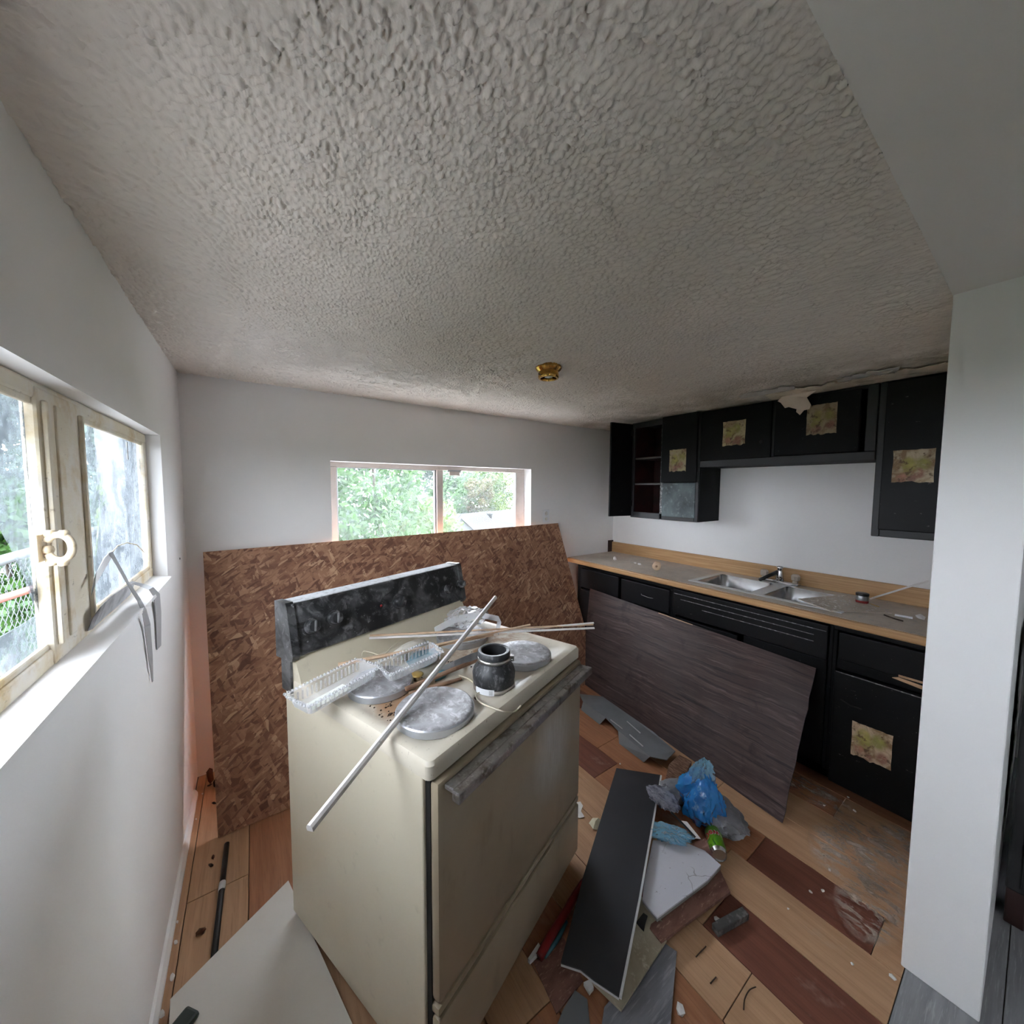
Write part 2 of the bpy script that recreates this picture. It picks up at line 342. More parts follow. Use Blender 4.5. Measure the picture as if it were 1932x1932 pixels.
t = MT('barcode_sticker', (.78, .79, .82), .5); wv_ = t.n.new('ShaderNodeTexWave'); wv_.inputs['Scale'].default_value = 160; wv_.inputs['Distortion'].default_value = 0; wv_.bands_direction = 'Z'; t.link(t.tc, wv_.inputs[0])
t.mix(t.math('MULTIPLY', t.ramp(wv_.outputs['Fac'], .5, .55), .8), (.08, .08, .09)); M['barcode'] = t.m
M['sticker'] = P('white_sticker', (.78, .79, .82), .5)
M['stickw'] = P('white_painted_lath', (.76, .73, .72), .6, var=[(8, (.64, .60, .58), .45, .7), (60, (.35, .3, .28), .66, .74)])
M['stickn'] = P('raw_pine_lath', (.62, .44, .30), .7, var=[(20, (.48, .31, .19), .45, .66)])
M['stickd'] = P('brown_wood_strip', (.34, .21, .14), .7, var=[(18, (.22, .12, .075), .45, .66)])
def clear(name, col, a, rough=.15):
    t = MT(name, col, rough); lw = t.n.new('ShaderNodeLayerWeight'); lw.inputs[0].default_value = .45
    f = t.math('ADD', t.ramp(lw.outputs['Facing'], 0, 1, a, min(1, a+.5)), 0); t.see(f); return t.m
M['clear'] = clear('clear_plastic', (.80, .81, .84), .05)
M['clear2'] = clear('milky_clear_plastic', (.80, .81, .85), .16)
M['bead'] = clear('clear_plastic_beads', (.86, .87, .90), .25)
M['papertag'] = P('pale_green_paper', (.80, .82, .76), .8)
M['foam'] = P('dirty_white_foam', (.66, .62, .55), .9, var=[(12, (.50, .45, .38), .5, .7)], bump=(40, .5, .006))
M['bluecloth'] = P('teal_cloth', (.085, .25, .32), .8, var=[(14, (.035, .12, .16), .45, .65)])
M['yellow'] = P('yellowed_plastic', (.62, .42, .13), .4, var=[(30, (.45, .27, .08), .5, .7)])
M['ivory'] = P('ivory_plastic', (.60, .50, .28), .4)
M['greymetal'] = P('grey_galvanised_metal', (.36, .37, .38), .38, .7, var=[(20, (.25, .25, .26), .45, .66)])
M['wire'] = P('cream_cable', (.68, .62, .48), .5)
M['crumb'] = P('dark_rust_crumbs', (.045, .025, .015), .9)
M['plaster'] = P('white_plaster', (.66, .64, .62), .9, var=[(20, (.52, .49, .46), .5, .7)], bump=(60, .3, .003))
# floor debris
M['slate'] = P('charcoal_laminate', (.022, .022, .025), .48, var=[(2.5, (.030, .030, .034), .42, .68), (120, (.10, .10, .10), .74, .78)])
M['whiteedge'] = P('pale_core_edge', (.52, .52, .52), .8)
t = MT('cracked_white_ceiling_tile', (.50, .49, .53), .85); e_ = t.voro(7, 'DISTANCE_TO_EDGE', t.warp(t.tc, .05, 20)); t.mix(t.math('MULTIPLY', t.ramp(e_, 0, .012, .8, 0), t.ramp(t.noise(5), .48, .55)), (.12, .10, .09)); t.layer(60, (.16, .14, .13), .68, .72, amt=.8); M['tile'] = t.m
M['tileedge'] = P('grey_fibre_edge', (.22, .21, .19), .95, bump=(120, .8, .006))
M['redcard'] = P('reddish_strandboard', (.23, .115, .085), .8, var=[(9, (.15, .065, .048), .4, .62, dict(stretch=(1, 3, 1))), (40, (.36, .21, .16), .56, .68, dict(stretch=(1, 4, 1)))], bump=(40, .5, .004))
M['beige'] = P('stained_beige_board', (.38, .33, .24), .85, var=[(6, (.27, .23, .16), .45, .66), (50, (.46, .40, .30), .55, .7)])
M['greyplank'] = P('grey_vinyl_plank', (.20, .20, .215), .55, var=[(7, (.125, .125, .14), .42, .64, dict(stretch=(.5, 3, 1))), (26, (.30, .30, .31), .54, .7, dict(stretch=(.4, 4, 1)))])
M['greyplastic'] = P('grey_plastic_sheet', (.155, .165, .17), .45, var=[(4, (.115, .12, .125), .45, .68), (110, (.5, .5, .5), .73, .77)])
M['darkcard'] = P('dark_weathered_block', (.05, .047, .043), .9, var=[(30, (.14, .13, .12), .5, .64)], bump=(60, .6, .006))
M['brush'] = P('brown_bristle_fibre', (.12, .06, .035), .9, var=[(70, (.26, .15, .10), .45, .6, dict(stretch=(3, .4, 3)))], bump=(120, .7, .004))
t = MT('blue_plastic_bag', (.03, .27, .66), .16); t.layer(8, (.015, .17, .52), .42, .64); t.layer(20, (.25, .52, .80), .60, .72); t.see(.72); M['bluebag'] = t.m
t = MT('pale_blue_plastic_film', (.25, .48, .62), .18); t.see(.45); M['palebag'] = t.m
M['greybag'] = P('grey_plastic_bag', (.20, .20, .215), .35, var=[(8, (.11, .11, .12), .42, .64), (26, (.36, .36, .40), .58, .7)], bump=(30, .5, .006))
M['silverbag'] = P('crinkled_silver_wrapper', (.40, .40, .45), .25, .4, var=[(30, (.20, .20, .25), .45, .6)], bump=(70, .9, .006))
M['black_item'] = P('black_plastic', (.012, .012, .013), .4)
M['can'] = P('lime_green_can', (.16, .42, .015), .28, .35, var=[(26, (.03, .14, .01), .52, .58, dict(dist=1.2, stretch=(1, 1, .6)))])
M['cansilver'] = P('can_aluminium', (.62, .62, .63), .25, 1)
M['canred'] = P('can_red_lettering', (.55, .03, .02), .4)
M['canwhite'] = P('can_white_outline', (.75, .76, .75), .4)
M['redcable'] = P('red_plastic', (.24, .012, .014), .4)
M['sheet'] = P('off_white_panel', (.60, .575, .53), .45, var=[(2, (.55, .52, .475), .42, .66), (70, (.30, .27, .24), .745, .775)])
M['rod'] = P('black_metal_rod', (.02, .018, .018), .4, .4)
M['tapew'] = P('white_tape', (.62, .62, .62), .5)
M['darkgreen'] = P('dark_green_plastic', (.018, .030, .024), .5)
M['papery'] = P('crumpled_cream_paper', (.66, .63, .46), .85)
M['paperw'] = P('torn_white_paper', (.66, .63, .60), .85)
M['leafdead'] = P('dead_brown_leaf', (.10, .035, .015), .8)
# pear print stickers
def fruit(name, ground, seed, dull=1.):
    t = MT(name, ground, .6); r = random.Random(seed); k = dull
    t.layer(14, (.30*k, .19*k, .10*k), .45, .60, dist=.8, loc=(seed, 0, 0)); t.layer(30, (.52*k, .42*k, .28*k), .54, .64, loc=(0, seed, 0))
    for (x, z, rr, c) in [(-.028, .02, .030, (.30, .29, .07)), (.02, .028, .024, (.42, .36, .12)), (.022, -.004, .036, (.36, .33, .08)), (-.03, -.045, .024, (.30, .13, .09)), (.03, -.05, .022, (.40, .19, .13)), (0, -.058, .018, (.25, .12, .09))]:
        x += r.uniform(-.012, .012); z += r.uniform(-.012, .012)
        t.mix(t.math('MULTIPLY', t.ramp(t.dist_to((0, x, z), (1, 1, .8)), rr*.6, rr*1.15, .85, 0), t.ramp(t.noise(45, 4, .6, .5, t.map(loc=(x*99, 0, 0))), .30, .52)), tuple(q*k for q in c)); t.mix(t.ramp(t.dist_to((0, x-.007, z+.009)), 0, rr*.6, .45, 0), tuple(min(1, q*1.8*k) for q in c))
    t.layer(36, (.12*k, .06*k, .03*k), .56, .64, amt=.8); return t.m
M['fruit1'] = fruit('pear_print_olive', (.42, .36, .20), 1, .8); M['fruit2'] = fruit('pear_print_yellow', (.50, .42, .24), 2, .85)
M['fruit3'] = fruit('berry_print_brown', (.38, .30, .19), 3, .7); M['fruit4'] = fruit('pear_print_beige', (.55, .46, .31), 4, .9); M['fruit5'] = fruit('peach_print_cream', (.62, .47, .32), 5, 1.0)
# windows
t = MT('old_cream_window_paint', (.70, .62, .47), .6); t.layer(6, (.74, .69, .62), .44, .62); t.layer(9, (.55, .38, .15), .52, .70, amt=.85); t.layer(45, (.28, .21, .13), .64, .72, amt=.8, stretch=(1, .4, 1)); t.nbump(50, .5, .003, 5, (1, .5, 1)); M['winframe'] = t.m
M['winvinyl'] = P('pale_window_frame', (.66, .58, .54), .5, var=[(8, (.56, .48, .44), .5, .7)])
M['alu'] = P('grey_window_bead', (.45, .45, .47), .4, .5)
def glass(name, dirt, lo, hi, amin, amax, col=(.80, .84, .88)):
    t = MT(name, col, .5); f = t.math('ADD', t.math('MULTIPLY', t.noise(dirt, 7, .7, 1.0), .7), t.math('MULTIPLY', t.noise(70, 3, .6), .3)); t.see(t.ramp(f, lo, hi, amin, amax)); t.b.inputs['Specular IOR Level'].default_value = .2; t.translucent(col, 0); 
    # light coming through the dirt: half reflected, half passed on
    x = t.n.new('ShaderNodeMixShader'); tr = t.n.new('ShaderNodeBsdfTranslucent'); tr.inputs[0].default_value = (*col, 1); x.inputs[0].default_value = .6
    ms = [n for n in t.n if n.type == 'MIX_SHADER' and n.inputs[1].links and n.inputs[1].links[0].from_node.type == 'BSDF_TRANSPARENT'][0]
    t.link(t.b.outputs[0], x.inputs[1]); t.link(tr.outputs[0], x.inputs[2]); t.link(x.outputs[0], ms.inputs[2]); return t.m
M['dirtyglass'] = glass('dirty_window_glass', 9, .38, .62, .14, .85, (.105, .118, .130))
M['dustglass'] = glass('dusty_window_glass', 14, .38, .64, .06, .26, (.16, .17, .175))
M['clearglass'] = glass('clear_window_glass', 4, .4, .7, .01, .03)
M['lock'] = P('painted_sash_lock', (.60, .50, .36), .55, var=[(40, (.40, .29, .16), .5, .66)])
M['tape'] = clear('grey_duct_tape', (.50, .51, .53), .75, .35)
M['tape2'] = P('silver_grey_tape', (.46, .465, .48), .4, .15, var=[(20, (.20, .20, .22), .45, .65)])
# outside
def leaf(name, c1, c2):
    c1 = (c1[0]*.85, c1[1]*.90, c1[2]*.7); c2 = (c2[0]*.95, c2[1]*1.0, c2[2]*.75)
    t = MT(name, c1, .6); t.layer(2.2, c2, .42, .60); t.translucent(c2, .3); return t.m
M['leaf_a'] = leaf('green_leaves', (.018, .055, .013), (.035, .085, .016)); M['leaf_b'] = leaf('yellow_green_leaves', (.045, .085, .012), (.075, .105, .015))
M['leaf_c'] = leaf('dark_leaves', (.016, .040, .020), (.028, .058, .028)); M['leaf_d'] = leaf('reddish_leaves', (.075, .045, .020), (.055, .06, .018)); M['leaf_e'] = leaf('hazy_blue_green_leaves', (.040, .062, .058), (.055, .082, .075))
M['reflector'] = P('pale_bounce_slab', (.42, .41, .39), .9, var=[(3, (.36, .35, .33), .45, .65)]); M['bark'] = P('bark', (.03, .022, .016), .9); M['ground'] = P('far_ground', (.018, .032, .009), .95, var=[(.4, (.028, .036, .012), .45, .6)])  # first colour is for the added slabs that bounce sky light
M['siding'] = P('white_siding', (.060, .060, .062), .7); M['shingle'] = P('grey_shingle', (.027, .0265, .031), .9, var=[(3, (.023, .023, .027), .45, .6)]); M['vent'] = P('roof_vent_metal', (.03, .03, .03), .6)
M['boardw'] = P('weathered_white_board', (.060, .061, .068), .8, var=[(5, (.050, .051, .057), .45, .65, dict(stretch=(3, 3, .3)))])
M['dimtrim'] = P('dimmed_outer_trim', (.085, .088, .098), .85, var=[(7, (.06, .063, .07), .42, .64, dict(stretch=(1, 1, .3)))]); M['galv'] = P('galvanised_fence', (.055, .06, .066), .5, .2); M['orange'] = P('orange_rail', (.10, .022, .012), .5)  # outer trim darkened to stand in for shade on the reveal
M['fridge'] = P('dark_painted_cabinet', (.016, .015, .015), .6, var=[(5, (.03, .028, .027), .45, .65)]); M['darkwood'] = P('dark_red_wood', (.035, .014, .012), .5)

# ------------------------------------------------------------------ room shell
wl = struct(MB().wallhole((XL, -.2, 0), (0, 1, 0), (0, 0, 1), (-.095, 0, 0), YB+.14+.2, 2.3, (W1[0]+.2, W1[1]+.2, W1[2], W1[3])).build('wall_left', M['wall'], base=False))
struct(MB().wallhole((XL, YR-.14, 0), (0, 1, 0), (0, 0, 1), (-.14, 0, 0), -.2-YR+.14, 2.3, (W4[0]-YR+.14, W4[1]-YR+.14, W4[2], W4[3])).build('wall_hall_left', M['hallwall'], base=False))
wb = struct(MB().wallhole((XL, YB, 0), (1, 0, 0), (0, 0, 1), (0, .14, 0), XR+.12-XL, 2.3, (W2[0]-XL, W2[1]-XL, W2[2], W2[3])).build('wall_back', M['wall'], base=False))
wr = struct(MB().box(XR, XR+.12, PY0, YB, 0, 2.3).build('wall_right', M['wall'], base=False))
wp = struct(MB().bbox(PX, XR+.6, PY0, PY1, 0, 2.2, .004).build('wall_partition', M['wall'], base=False))
struct(MB().box(XL-.14, XR+.72, YR-.14, YR, 0, 2.3).build('wall_rear', M['hallwall'], base=False))
struct(MB().box(XR+.6, XR+.72, YR-.14, PY1, 0, 2.3).build('wall_hall', M['hallwall'], base=False))
# stippled ceiling with gently uneven plaster
def ceiling_mesh(nx=1040, ny=735):
    g = np.random.default_rng(5); T = g.random((256, 256)); J = g.random((256, 256, 2)); Hh = g.random((256, 256))
    def vn(x, y):
        xi, yi = np.floor(x).astype(int), np.floor(y).astype(int); fx, fy = x-xi, y-yi; fx = fx*fx*(3-2*fx); fy = fy*fy*(3-2*fy); a = lambda p, q: T[(xi+p) % 256, (yi+q) % 256]
        return (a(0, 0)*(1-fx)+a(1, 0)*fx)*(1-fy)+(a(0, 1)*(1-fx)+a(1, 1)*fx)*fy
    def vor(u, v):
        ui, vi = np.floor(u).astype(int), np.floor(v).astype(int); f1 = np.full(u.shape, 9.); f2 = f1.copy(); hid = np.zeros(u.shape)
        for p in (-1, 0, 1):
            for q in (-1, 0, 1):
                k, l = (ui+p) % 256, (vi+q) % 256; d = np.hypot(ui+p+J[k, l, 0]-u, vi+q+J[k, l, 1]-v)
                near = d < f1; f2 = np.where(near, f1, np.minimum(f2, d)); hid = np.where(near, Hh[k, l], hid); f1 = np.where(near, d, f1)
        return f2-f1, hid
    sm = lambda a, b, x: (lambda t: t*t*(3-2*t))(np.clip((x-a)/(b-a), 0, 1))
    X, Y_ = np.meshgrid(np.linspace(XL, XR, nx+1), np.linspace(PY1, YB, ny+1))
    th = .55+.9*(vn(X*1.3+7, Y_*1.3+3)-.5)
    wx = X+.010*(vn(X*30, Y_*30)-.5)+.006*(vn(X*80+9, Y_*80)-.5); wy = Y_+.010*(vn(X*30+50, Y_*30+20)-.5)+.006*(vn(X*80, Y_*80+31)-.5)
    u = wx*np.cos(th)+wy*np.sin(th); v = -wx*np.sin(th)+wy*np.cos(th)
    el = 1.+.9*sm(.35, .7, vn(X*.9+3, Y_*.9+11))
    e1, h1 = vor(u/.0105, v/(.0105*2.1)); e2, h2 = vor(u/.0075+40, v/.0085+90)
    deep = sm(.25, .6, vn(X*34+4, Y_*34+8))
    H = (.45+.55*h1)*sm(0, .42, e1)*(.55+.45*deep)+.38*(.4+.6*h2)*sm(0, .5, e2)+.25*vn(X*120, Y_*120)+.5*(vn(X*14, Y_*14)-.5)
    z = ZC-.0075*H+.0055+.006*(vn(X*2.2, Y_*2.2)-.5)
    vs = np.stack([X, Y_, z], -1).reshape(-1, 3); a = (np.arange(ny)[:, None]*(nx+1)+np.arange(nx)[None]).reshape(-1)
    return vs, np.stack([a, a+nx+1, a+nx+2, a+1], -1)
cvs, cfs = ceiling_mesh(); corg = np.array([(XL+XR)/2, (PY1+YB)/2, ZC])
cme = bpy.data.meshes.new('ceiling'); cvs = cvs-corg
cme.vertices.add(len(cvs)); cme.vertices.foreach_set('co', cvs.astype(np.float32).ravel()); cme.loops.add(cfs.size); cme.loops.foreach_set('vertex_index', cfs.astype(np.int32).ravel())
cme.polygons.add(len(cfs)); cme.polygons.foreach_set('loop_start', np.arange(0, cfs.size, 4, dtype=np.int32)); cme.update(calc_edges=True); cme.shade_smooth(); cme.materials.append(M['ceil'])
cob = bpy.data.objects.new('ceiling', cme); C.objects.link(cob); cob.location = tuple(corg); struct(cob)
struct(MB().box(XL, XR, PY1, YB, ZC+.02, 2.3).build('ceiling_deck', M['ceil2'], base=False))
struct(MB().box(XL, XR+.6, YR, PY1+.001, ZC-.001, 2.3).build('ceiling_hall', M['ceil2'], base=False))
# floor: every plank its own piece
fl = struct(MB().box(XL-.14, XR+.72, YR-.14, YB+.14, -.12, -.010).build('floor', M['subfloor'], base=False))
def planks(x0, w_, y0, y1, cuts, mats, along='y'):
    g = .0012; yy = [y0]+[c for c in cuts if y0 < c < y1]+[y1]
    for k in range(len(yy)-1):
        ox, oy = x0+w_/2, (yy[k]+yy[k+1])/2
        ob = MB().bbox(-w_/2+g, w_/2-g, -(yy[k+1]-yy[k])/2+g, (yy[k+1]-yy[k])/2-g, -.010, 0, .0015).build('plank', M[mats[k % len(mats)]], fl); ob.location = (ox, oy, 0)
O_, R_, D_ = 'oak', 'redwood', 'midwood'
cols = {-.285: ([.9], [O_, O_]), -.25: ([.55, 1.75], [O_, O_, O_]), -.06: ([1.15, 2.2], [O_, D_, O_]), .13: ([.8, 1.95], [R_, O_, O_]), .32: ([1.1, 2.1], [O_, R_, D_]), .51: ([.78, 1.9], [D_, O_, O_]),
        .70: ([.5, 1.6], [O_, D_, O_]), .89: ([.92, 1.9], [D_, O_, R_]), 1.08: ([.46, 1.56, 2.1], [O_, O_, D_, O_]), 1.27: ([.62, 1.0, 1.9], [R_, O_, O_, D_]),
        1.46: ([.70, 1.31, 1.62], [O_, D_, R_, O_]), 1.65: ([.255, .638, 1.46], [O_, R_, D_, D_]), 1.84: ([.9, 1.46, 1.81], [O_, O_, D_, R_]), 2.03: ([.75, 1.7], [O_, O_, D_]),
        2.22: ([.5, 1.4], [O_, D_, O_]), 2.41: ([.9, 1.9], [D_, O_, O_]), 2.60: ([1.2], [O_, D_]), 2.79: ([.8, 1.6], [O_, D_, O_])}
for x0, (cuts, ms) in cols.items(): planks(x0, .035 if x0 < -.28 else .19, PY1-.01, YB, cuts, ms)
for k in range(13):
    ya = PY1-.01-.19*(k+1)
    if ya < YR: break
    for (xa, xb) in ((XL, 1.05+.4*(k % 3)), (1.05+.4*(k % 3), XR+.6)):
        ob = MB().bbox(-(xb-xa)/2+.001, (xb-xa)/2-.001, -.094, .094, -.010, 0, .0015).build('plank', M['hallplank'], fl); ob.location = ((xa+xb)/2, ya+.095, 0)
def outline(poly, th, z=None):
    return MB().prism(poly, (0, 0, th))
def blobpoly(cx, cyy, rx, ry, n, jag, seed, rot=0):
    r = random.Random(seed); out = []
    for k in range(n):
        a = 2*math.pi*k/n; q = 1+r.uniform(-jag, jag); x, y = rx*q*math.cos(a), ry*q*math.sin(a)
        out.append((cx+x*math.cos(rot)-y*math.sin(rot), cyy+x*math.sin(rot)+y*math.cos(rot)))
    return out
# worn patches where the laminate print has gone
for k, (x, y, rx, ry) in enumerate([(1.86, .30, .20, .10), (2.08, .38, .26, .17), (2.26, .30, .16, .10), (2.32, .62, .10, .20)]):
    ob = MB().prism([(a, b, .0002) for a, b in blobpoly(0, 0, rx, ry, 30, .04, 40+k)], (0, 0, .0005)).build('worn_patch', wearmat(rx, ry, k), fl); ob.location = (x, y, 0)
# baseboard and corner trims
bb = struct(MB().prism([(XL, .2, 0), (XL+.016, .2, 0), (XL+.016, .2, .018), (XL+.008, .2, .034), (XL, .2, .038)], (0, 2.16, 0)).build('baseboard_left', M['wall'], base=False))
# ------------------------------------------------------------------ windows
y0, y1, z0, z1 = W1; FX = -.330
w1 = sroot('window_1', (FX, (y0+y1)/2, z0))
MB().prism([(XL+.012, y0-.01, z0-.012), (FX-.01, y0-.01, z0-.004), (FX-.01, y0-.01, z0+.012), (XL+.012, y0-.01, z0)], (0, y1-y0+.012, 0)).build('window_sill', M['wall'], w1, True)
my0, my1 = 1.095, 1.315
def bar(name, a, b, c, d, e, f, par=w1, mat='winframe', r=.006): return MB().bbox(a, b, c, d, e, f, r).build(name, M[mat], par, True)
bar('frame_rail', FX-.020, FX, y0, y1, z1-.035, z1); bar('frame_rail', FX-.020, FX, y0, y1, z0+.006, z0+.045)
bar('frame_stile', FX-.020, FX, y1-.045, y1, z0+.04, z1-.03); bar('frame_stile', FX-.020, FX, y0, y0+.045, z0+.04, z1-.03)
ml = bar('mullion', FX-.020, FX+.004, my0, my1, z0+.01, z1-.01)
for yy in (my0+.012, my1-.022): MB().bbox(FX+.002, FX+.012, yy, yy+.012, z0+.045, z1-.035, .004).build('bead', M['winframe'], ml, True)
MB().bbox(FX+.001, FX+.008, my0+.07, my0+.10, z0+.045, z1-.035, .003).build('bead', M['winframe'], ml, True)
for (ya, yb) in ((my1, y1-.045), (y0+.045, my0)):      # putty beads round the panes
    MB().bbox(FX-.012, FX-.003, ya, yb, z1-.046, z1-.03, .004).build('putty', M['winframe'], w1, True)
    MB().bbox(FX-.012, FX-.003, ya, yb, z0+.042, z0+.056, .004).build('putty', M['winframe'], w1, True)
GX = FX-.013
for (a, b, e, f) in ((y1-.004, y1-.0005, z0, z1), (y0+.0005, y0+.004, z0, z1)): MB().box(XL-.0955, FX-.021, a, b, e, f).build('dim_jamb_lining', M['dimtrim'], w1, True)  # dark linings added over the reveal to hold down its brightness
for (e, f) in ((z0+.0005, z0+.010), (z1-.006, z1-.0005)): MB().box(XL-.0955, FX-.021, y0+.005, y1-.005, e, f).build('dim_sill_lining', M['dimtrim'], w1, True)
MB().box(GX-.002, GX+.002, my1, y1-.04, z0+.04, z1-.03).build('pane', M['dirtyglass'], w1, True)
# broken pane: what is left above and below the hole
hole = [(-60, 900), (0, 990), (30, 1045), (62, 1112), (93, 1146), (40, 1180), (0, 1203), (-60, 1230)]
hp = [atx(x, y, GX) for x, y in hole]
up_ = [(GX, y0+.04, z1-.03), (GX, my0, z1-.03), (GX, my0, hp[4][2])]+[hp[k] for k in (4, 3, 2, 1, 0)]+[(GX, y0+.04, hp[0][2])]
MB().prism(up_, (-.003, 0, 0)).build('pane', M['dirtyglass'], w1, True)
lo_ = [(GX, y0+.04, z0+.04), (GX, my0, z0+.04), (GX, my0, hp[4][2]-.002)]+[hp[k] for k in (4, 5, 6, 7)]+[(GX, y0+.04, hp[7][2])]
MB().prism(lo_, (-.003, 0, 0)).build('pane', M['dirtyglass'], w1, True)
# sash lock: open ring with four screw lugs
lk = atx(109, 1033, FX+.014); lc = V(lk); rr = .024
ed_ = V((.90, -.43, 0)).normalized(); rr = .021; lc = V(atx(112, 1033, FX+.030))
pts = [lc+ed_*(rr*math.cos(a))+V((0, 0, rr*1.15*math.sin(a))) for a in np.linspace(-2.6, 2.6, 22)]
lo = MB().tube(pts, .0062, 8).build('sash_lock', M['lock'], w1, True)
for (du, dz) in ((-.012, .026), (.010, .026), (-.012, -.027), (.006, -.028)): MB().tube([lc+ed_*du+V((0, 0, dz))+V((-.004, -.004, 0)), lc+ed_*du+V((0, 0, dz))+V((.002, .004, 0))], .0072, 10).build('screw_lug', M['lock'], lo, True)
MB().tube([lc+ed_*-.034+V((0, 0, -.004)), lc+ed_*-.014+V((0, 0, -.004))], .0085, 8).build('lock_lever', M['lock'], lo, True)
MB().bbox(FX, FX+.008, lc.y-.012, lc.y+.03, lc.z-.026, lc.z+.026, .004).build('lock_plate', M['lock'], lo, True)

x0, x1, z0, z1 = W2; FY = YB+.10
w2 = sroot('window_2', ((x0+x1)/2, FY, z0))
def bar2(name, a, b, c, d, e, f, mat='winvinyl'): return MB().bbox(a, b, c, d, e, f, .004).build(name, M[mat], w2, True)
bar2('frame_rail', x0, x1, FY, FY+.04, z1-.030, z1); bar2('frame_rail', x0, x1, FY, FY+.04, z0, z0+.035)
bar2('frame_stile', x0, x0+.050, FY, FY+.04, z0+.03, z1-.03); bar2('frame_stile', x1-.085, x1, FY, FY+.04, z0+.03, z1-.03)
bar2('mullion', 1.133, 1.184, FY-.006, FY+.036, z0+.03, z1-.03)
bar2('bead', 1.118, 1.134, FY+.004, FY+.03, z0+.03, z1-.03, 'alu'); bar2('bead', 1.858, 1.872, FY+.002, FY+.03, z0+.03, z1-.03, 'alu')
bar2('bead', x0+.049, x0+.056, FY+.004, FY+.03, z0+.03, z1-.03, 'alu'); bar2('bead', x0+.05, 1.12, FY+.004, FY+.03, z1-.036, z1-.029, 'alu')
MB().box(x0+.05, 1.135, FY+.016, FY+.019, z0+.03, z1-.03).build('pane', M['dustglass'], w2, True)
MB().box(1.18, x1-.08, FY+.016, FY+.019, z0+.03, z1-.03).build('pane', M['dustglass'], w2, True)
p = aty(857, 889, FY)
lt = MB().bbox(p[0]-.060, p[0]+.055, FY-.016, FY+.004, p[2]-.004, p[2]+.008, .002).build('window_latch', M['alu'], w2, True)
MB().bbox(p[0]-.045, p[0]+.045, FY-.010, FY+.004, p[2]-.034, p[2]-.003, .003).build('latch_plate', M['winvinyl'], lt, True)
y0, y1, z0, z1 = W4
w4 = sroot('added_window_3', (XL-.07, (y0+y1)/2, z0)); ym = (y0+y1)/2  # made-up window out of view, added to light the room behind
for (a, b, e, f) in ((y0, y1, z1-.05, z1), (y0, y1, z0, z0+.05), (y0, y0+.05, z0+.05, z1-.05), (y1-.05, y1, z0+.05, z1-.05), (ym-.025, ym+.025, z0+.05, z1-.05)): MB().bbox(XL-.09, XL-.04, a, b, e, f, .004).build('frame_rail', M['winframe'], w4, True)
for (a, b) in ((y0+.05, ym-.025), (ym+.025, y1-.05)): MB().box(XL-.067, XL-.064, a, b, z0+.05, z1-.05).build('pane', M['clearglass'], w4, True)
# ------------------------------------------------------------------ outside
tag(MB().box(-2.3, XL-.15, -4.5, YB+2.0, -.42, -.28).build('bounce_strip', M['reflector'], base=False), 'added pale slab outside the left wall, bouncing light up to the ceiling', 'reflector')['kind'] = 'structure'  # added slab that throws sky light up through the left window
tag(MB().box(-2.3, XR+1.5, YB+.15, YB+2.0, -.42, -.28).build('bounce_terrace', M['reflector'], base=False), 'added pale slab outside the back wall, bouncing light up indoors', 'reflector')['kind'] = 'structure'  # second added slab, sends sky light up through the back window
GZ = -2.6
tag(MB().box(-40, 45, YB+2.0, 70, GZ-.3, GZ).build('ground_outside', M['ground'], base=False), 'green ground far below the back window', 'ground')['kind'] = 'structure'
tag(MB().box(-40, -1.0, -20, YB+2.0, -.5, -.3).build('ground_side', M['ground'], base=False), 'green ground outside the broken left window', 'ground')['kind'] = 'structure'
def tree(name, label, base, h, crown, mat, nleaf, lsize, seed, cat='tree', squash=1.0, low=.15):
    r = random.Random(seed); root = thing(name, label, cat, base)
    cr, cz = crown
    MB().tube([(0, 0, 0), (.1*cr, .05, h*.3), (0, 0, h*.8)], [h*.022, h*.016, h*.006], 7).build('trunk', M['bark'], root)
    mb = MB(); clumps = [(r.uniform(-.75, .75)*cr, r.uniform(-.75, .75)*cr*squash, h*low+r.random()**.8*(h*(1-low)*.93), r.uniform(.22, .42)*cr) for _ in range(34)]
    vs, fs = [], []
    for k in range(nleaf):
        cx, cyy, czz, rad = clumps[k % len(clumps)]
        d = V((r.gauss(0, 1), r.gauss(0, 1), r.gauss(0, 1))).normalized()*rad*(.55+.45*r.random())
        p = V((cx, cyy, czz))+d; u = V((r.gauss(0, 1), r.gauss(0, 1), r.gauss(0, 1))).normalized(); v_ = u.orthogonal().normalized(); s_ = lsize*r.uniform(.6, 1.3)
        b = len(vs); vs += [p-u*s_, p+v_*s_*.5, p+u*s_, p-v_*s_*.5]; fs.append((b, b+1, b+2, b+3))
    mb.add(vs, fs); mb.build('foliage', M[mat], root, kind='stuff'); return root
def far(px, D):
    """a spot on the ground seen in the column px of the back window at distance D (metres along y)"""
    r = ray(px, 966); return (r[0]/r[1]*D, D, GZ)
tree('leafy_tree', 'big bright green tree filling the left pane of the back window', far(705, 11), 6.0, (2.1, 0), 'leaf_a', 5200, .11, 1)
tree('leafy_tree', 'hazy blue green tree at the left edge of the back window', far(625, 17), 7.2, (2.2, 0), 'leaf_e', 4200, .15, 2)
tree('leafy_tree', 'yellow green tree beside the mullion of the back window', far(800, 13), 3.9, (1.5, 0), 'leaf_b', 4200, .09, 3)
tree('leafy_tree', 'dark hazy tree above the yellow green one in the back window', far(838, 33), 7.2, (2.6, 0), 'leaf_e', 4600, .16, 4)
tree('leafy_tree', 'tall green tree behind the ridge of the neighbouring roof', far(880, 30), 7.0, (3.4, 0), 'leaf_a', 5200, .17, 5)
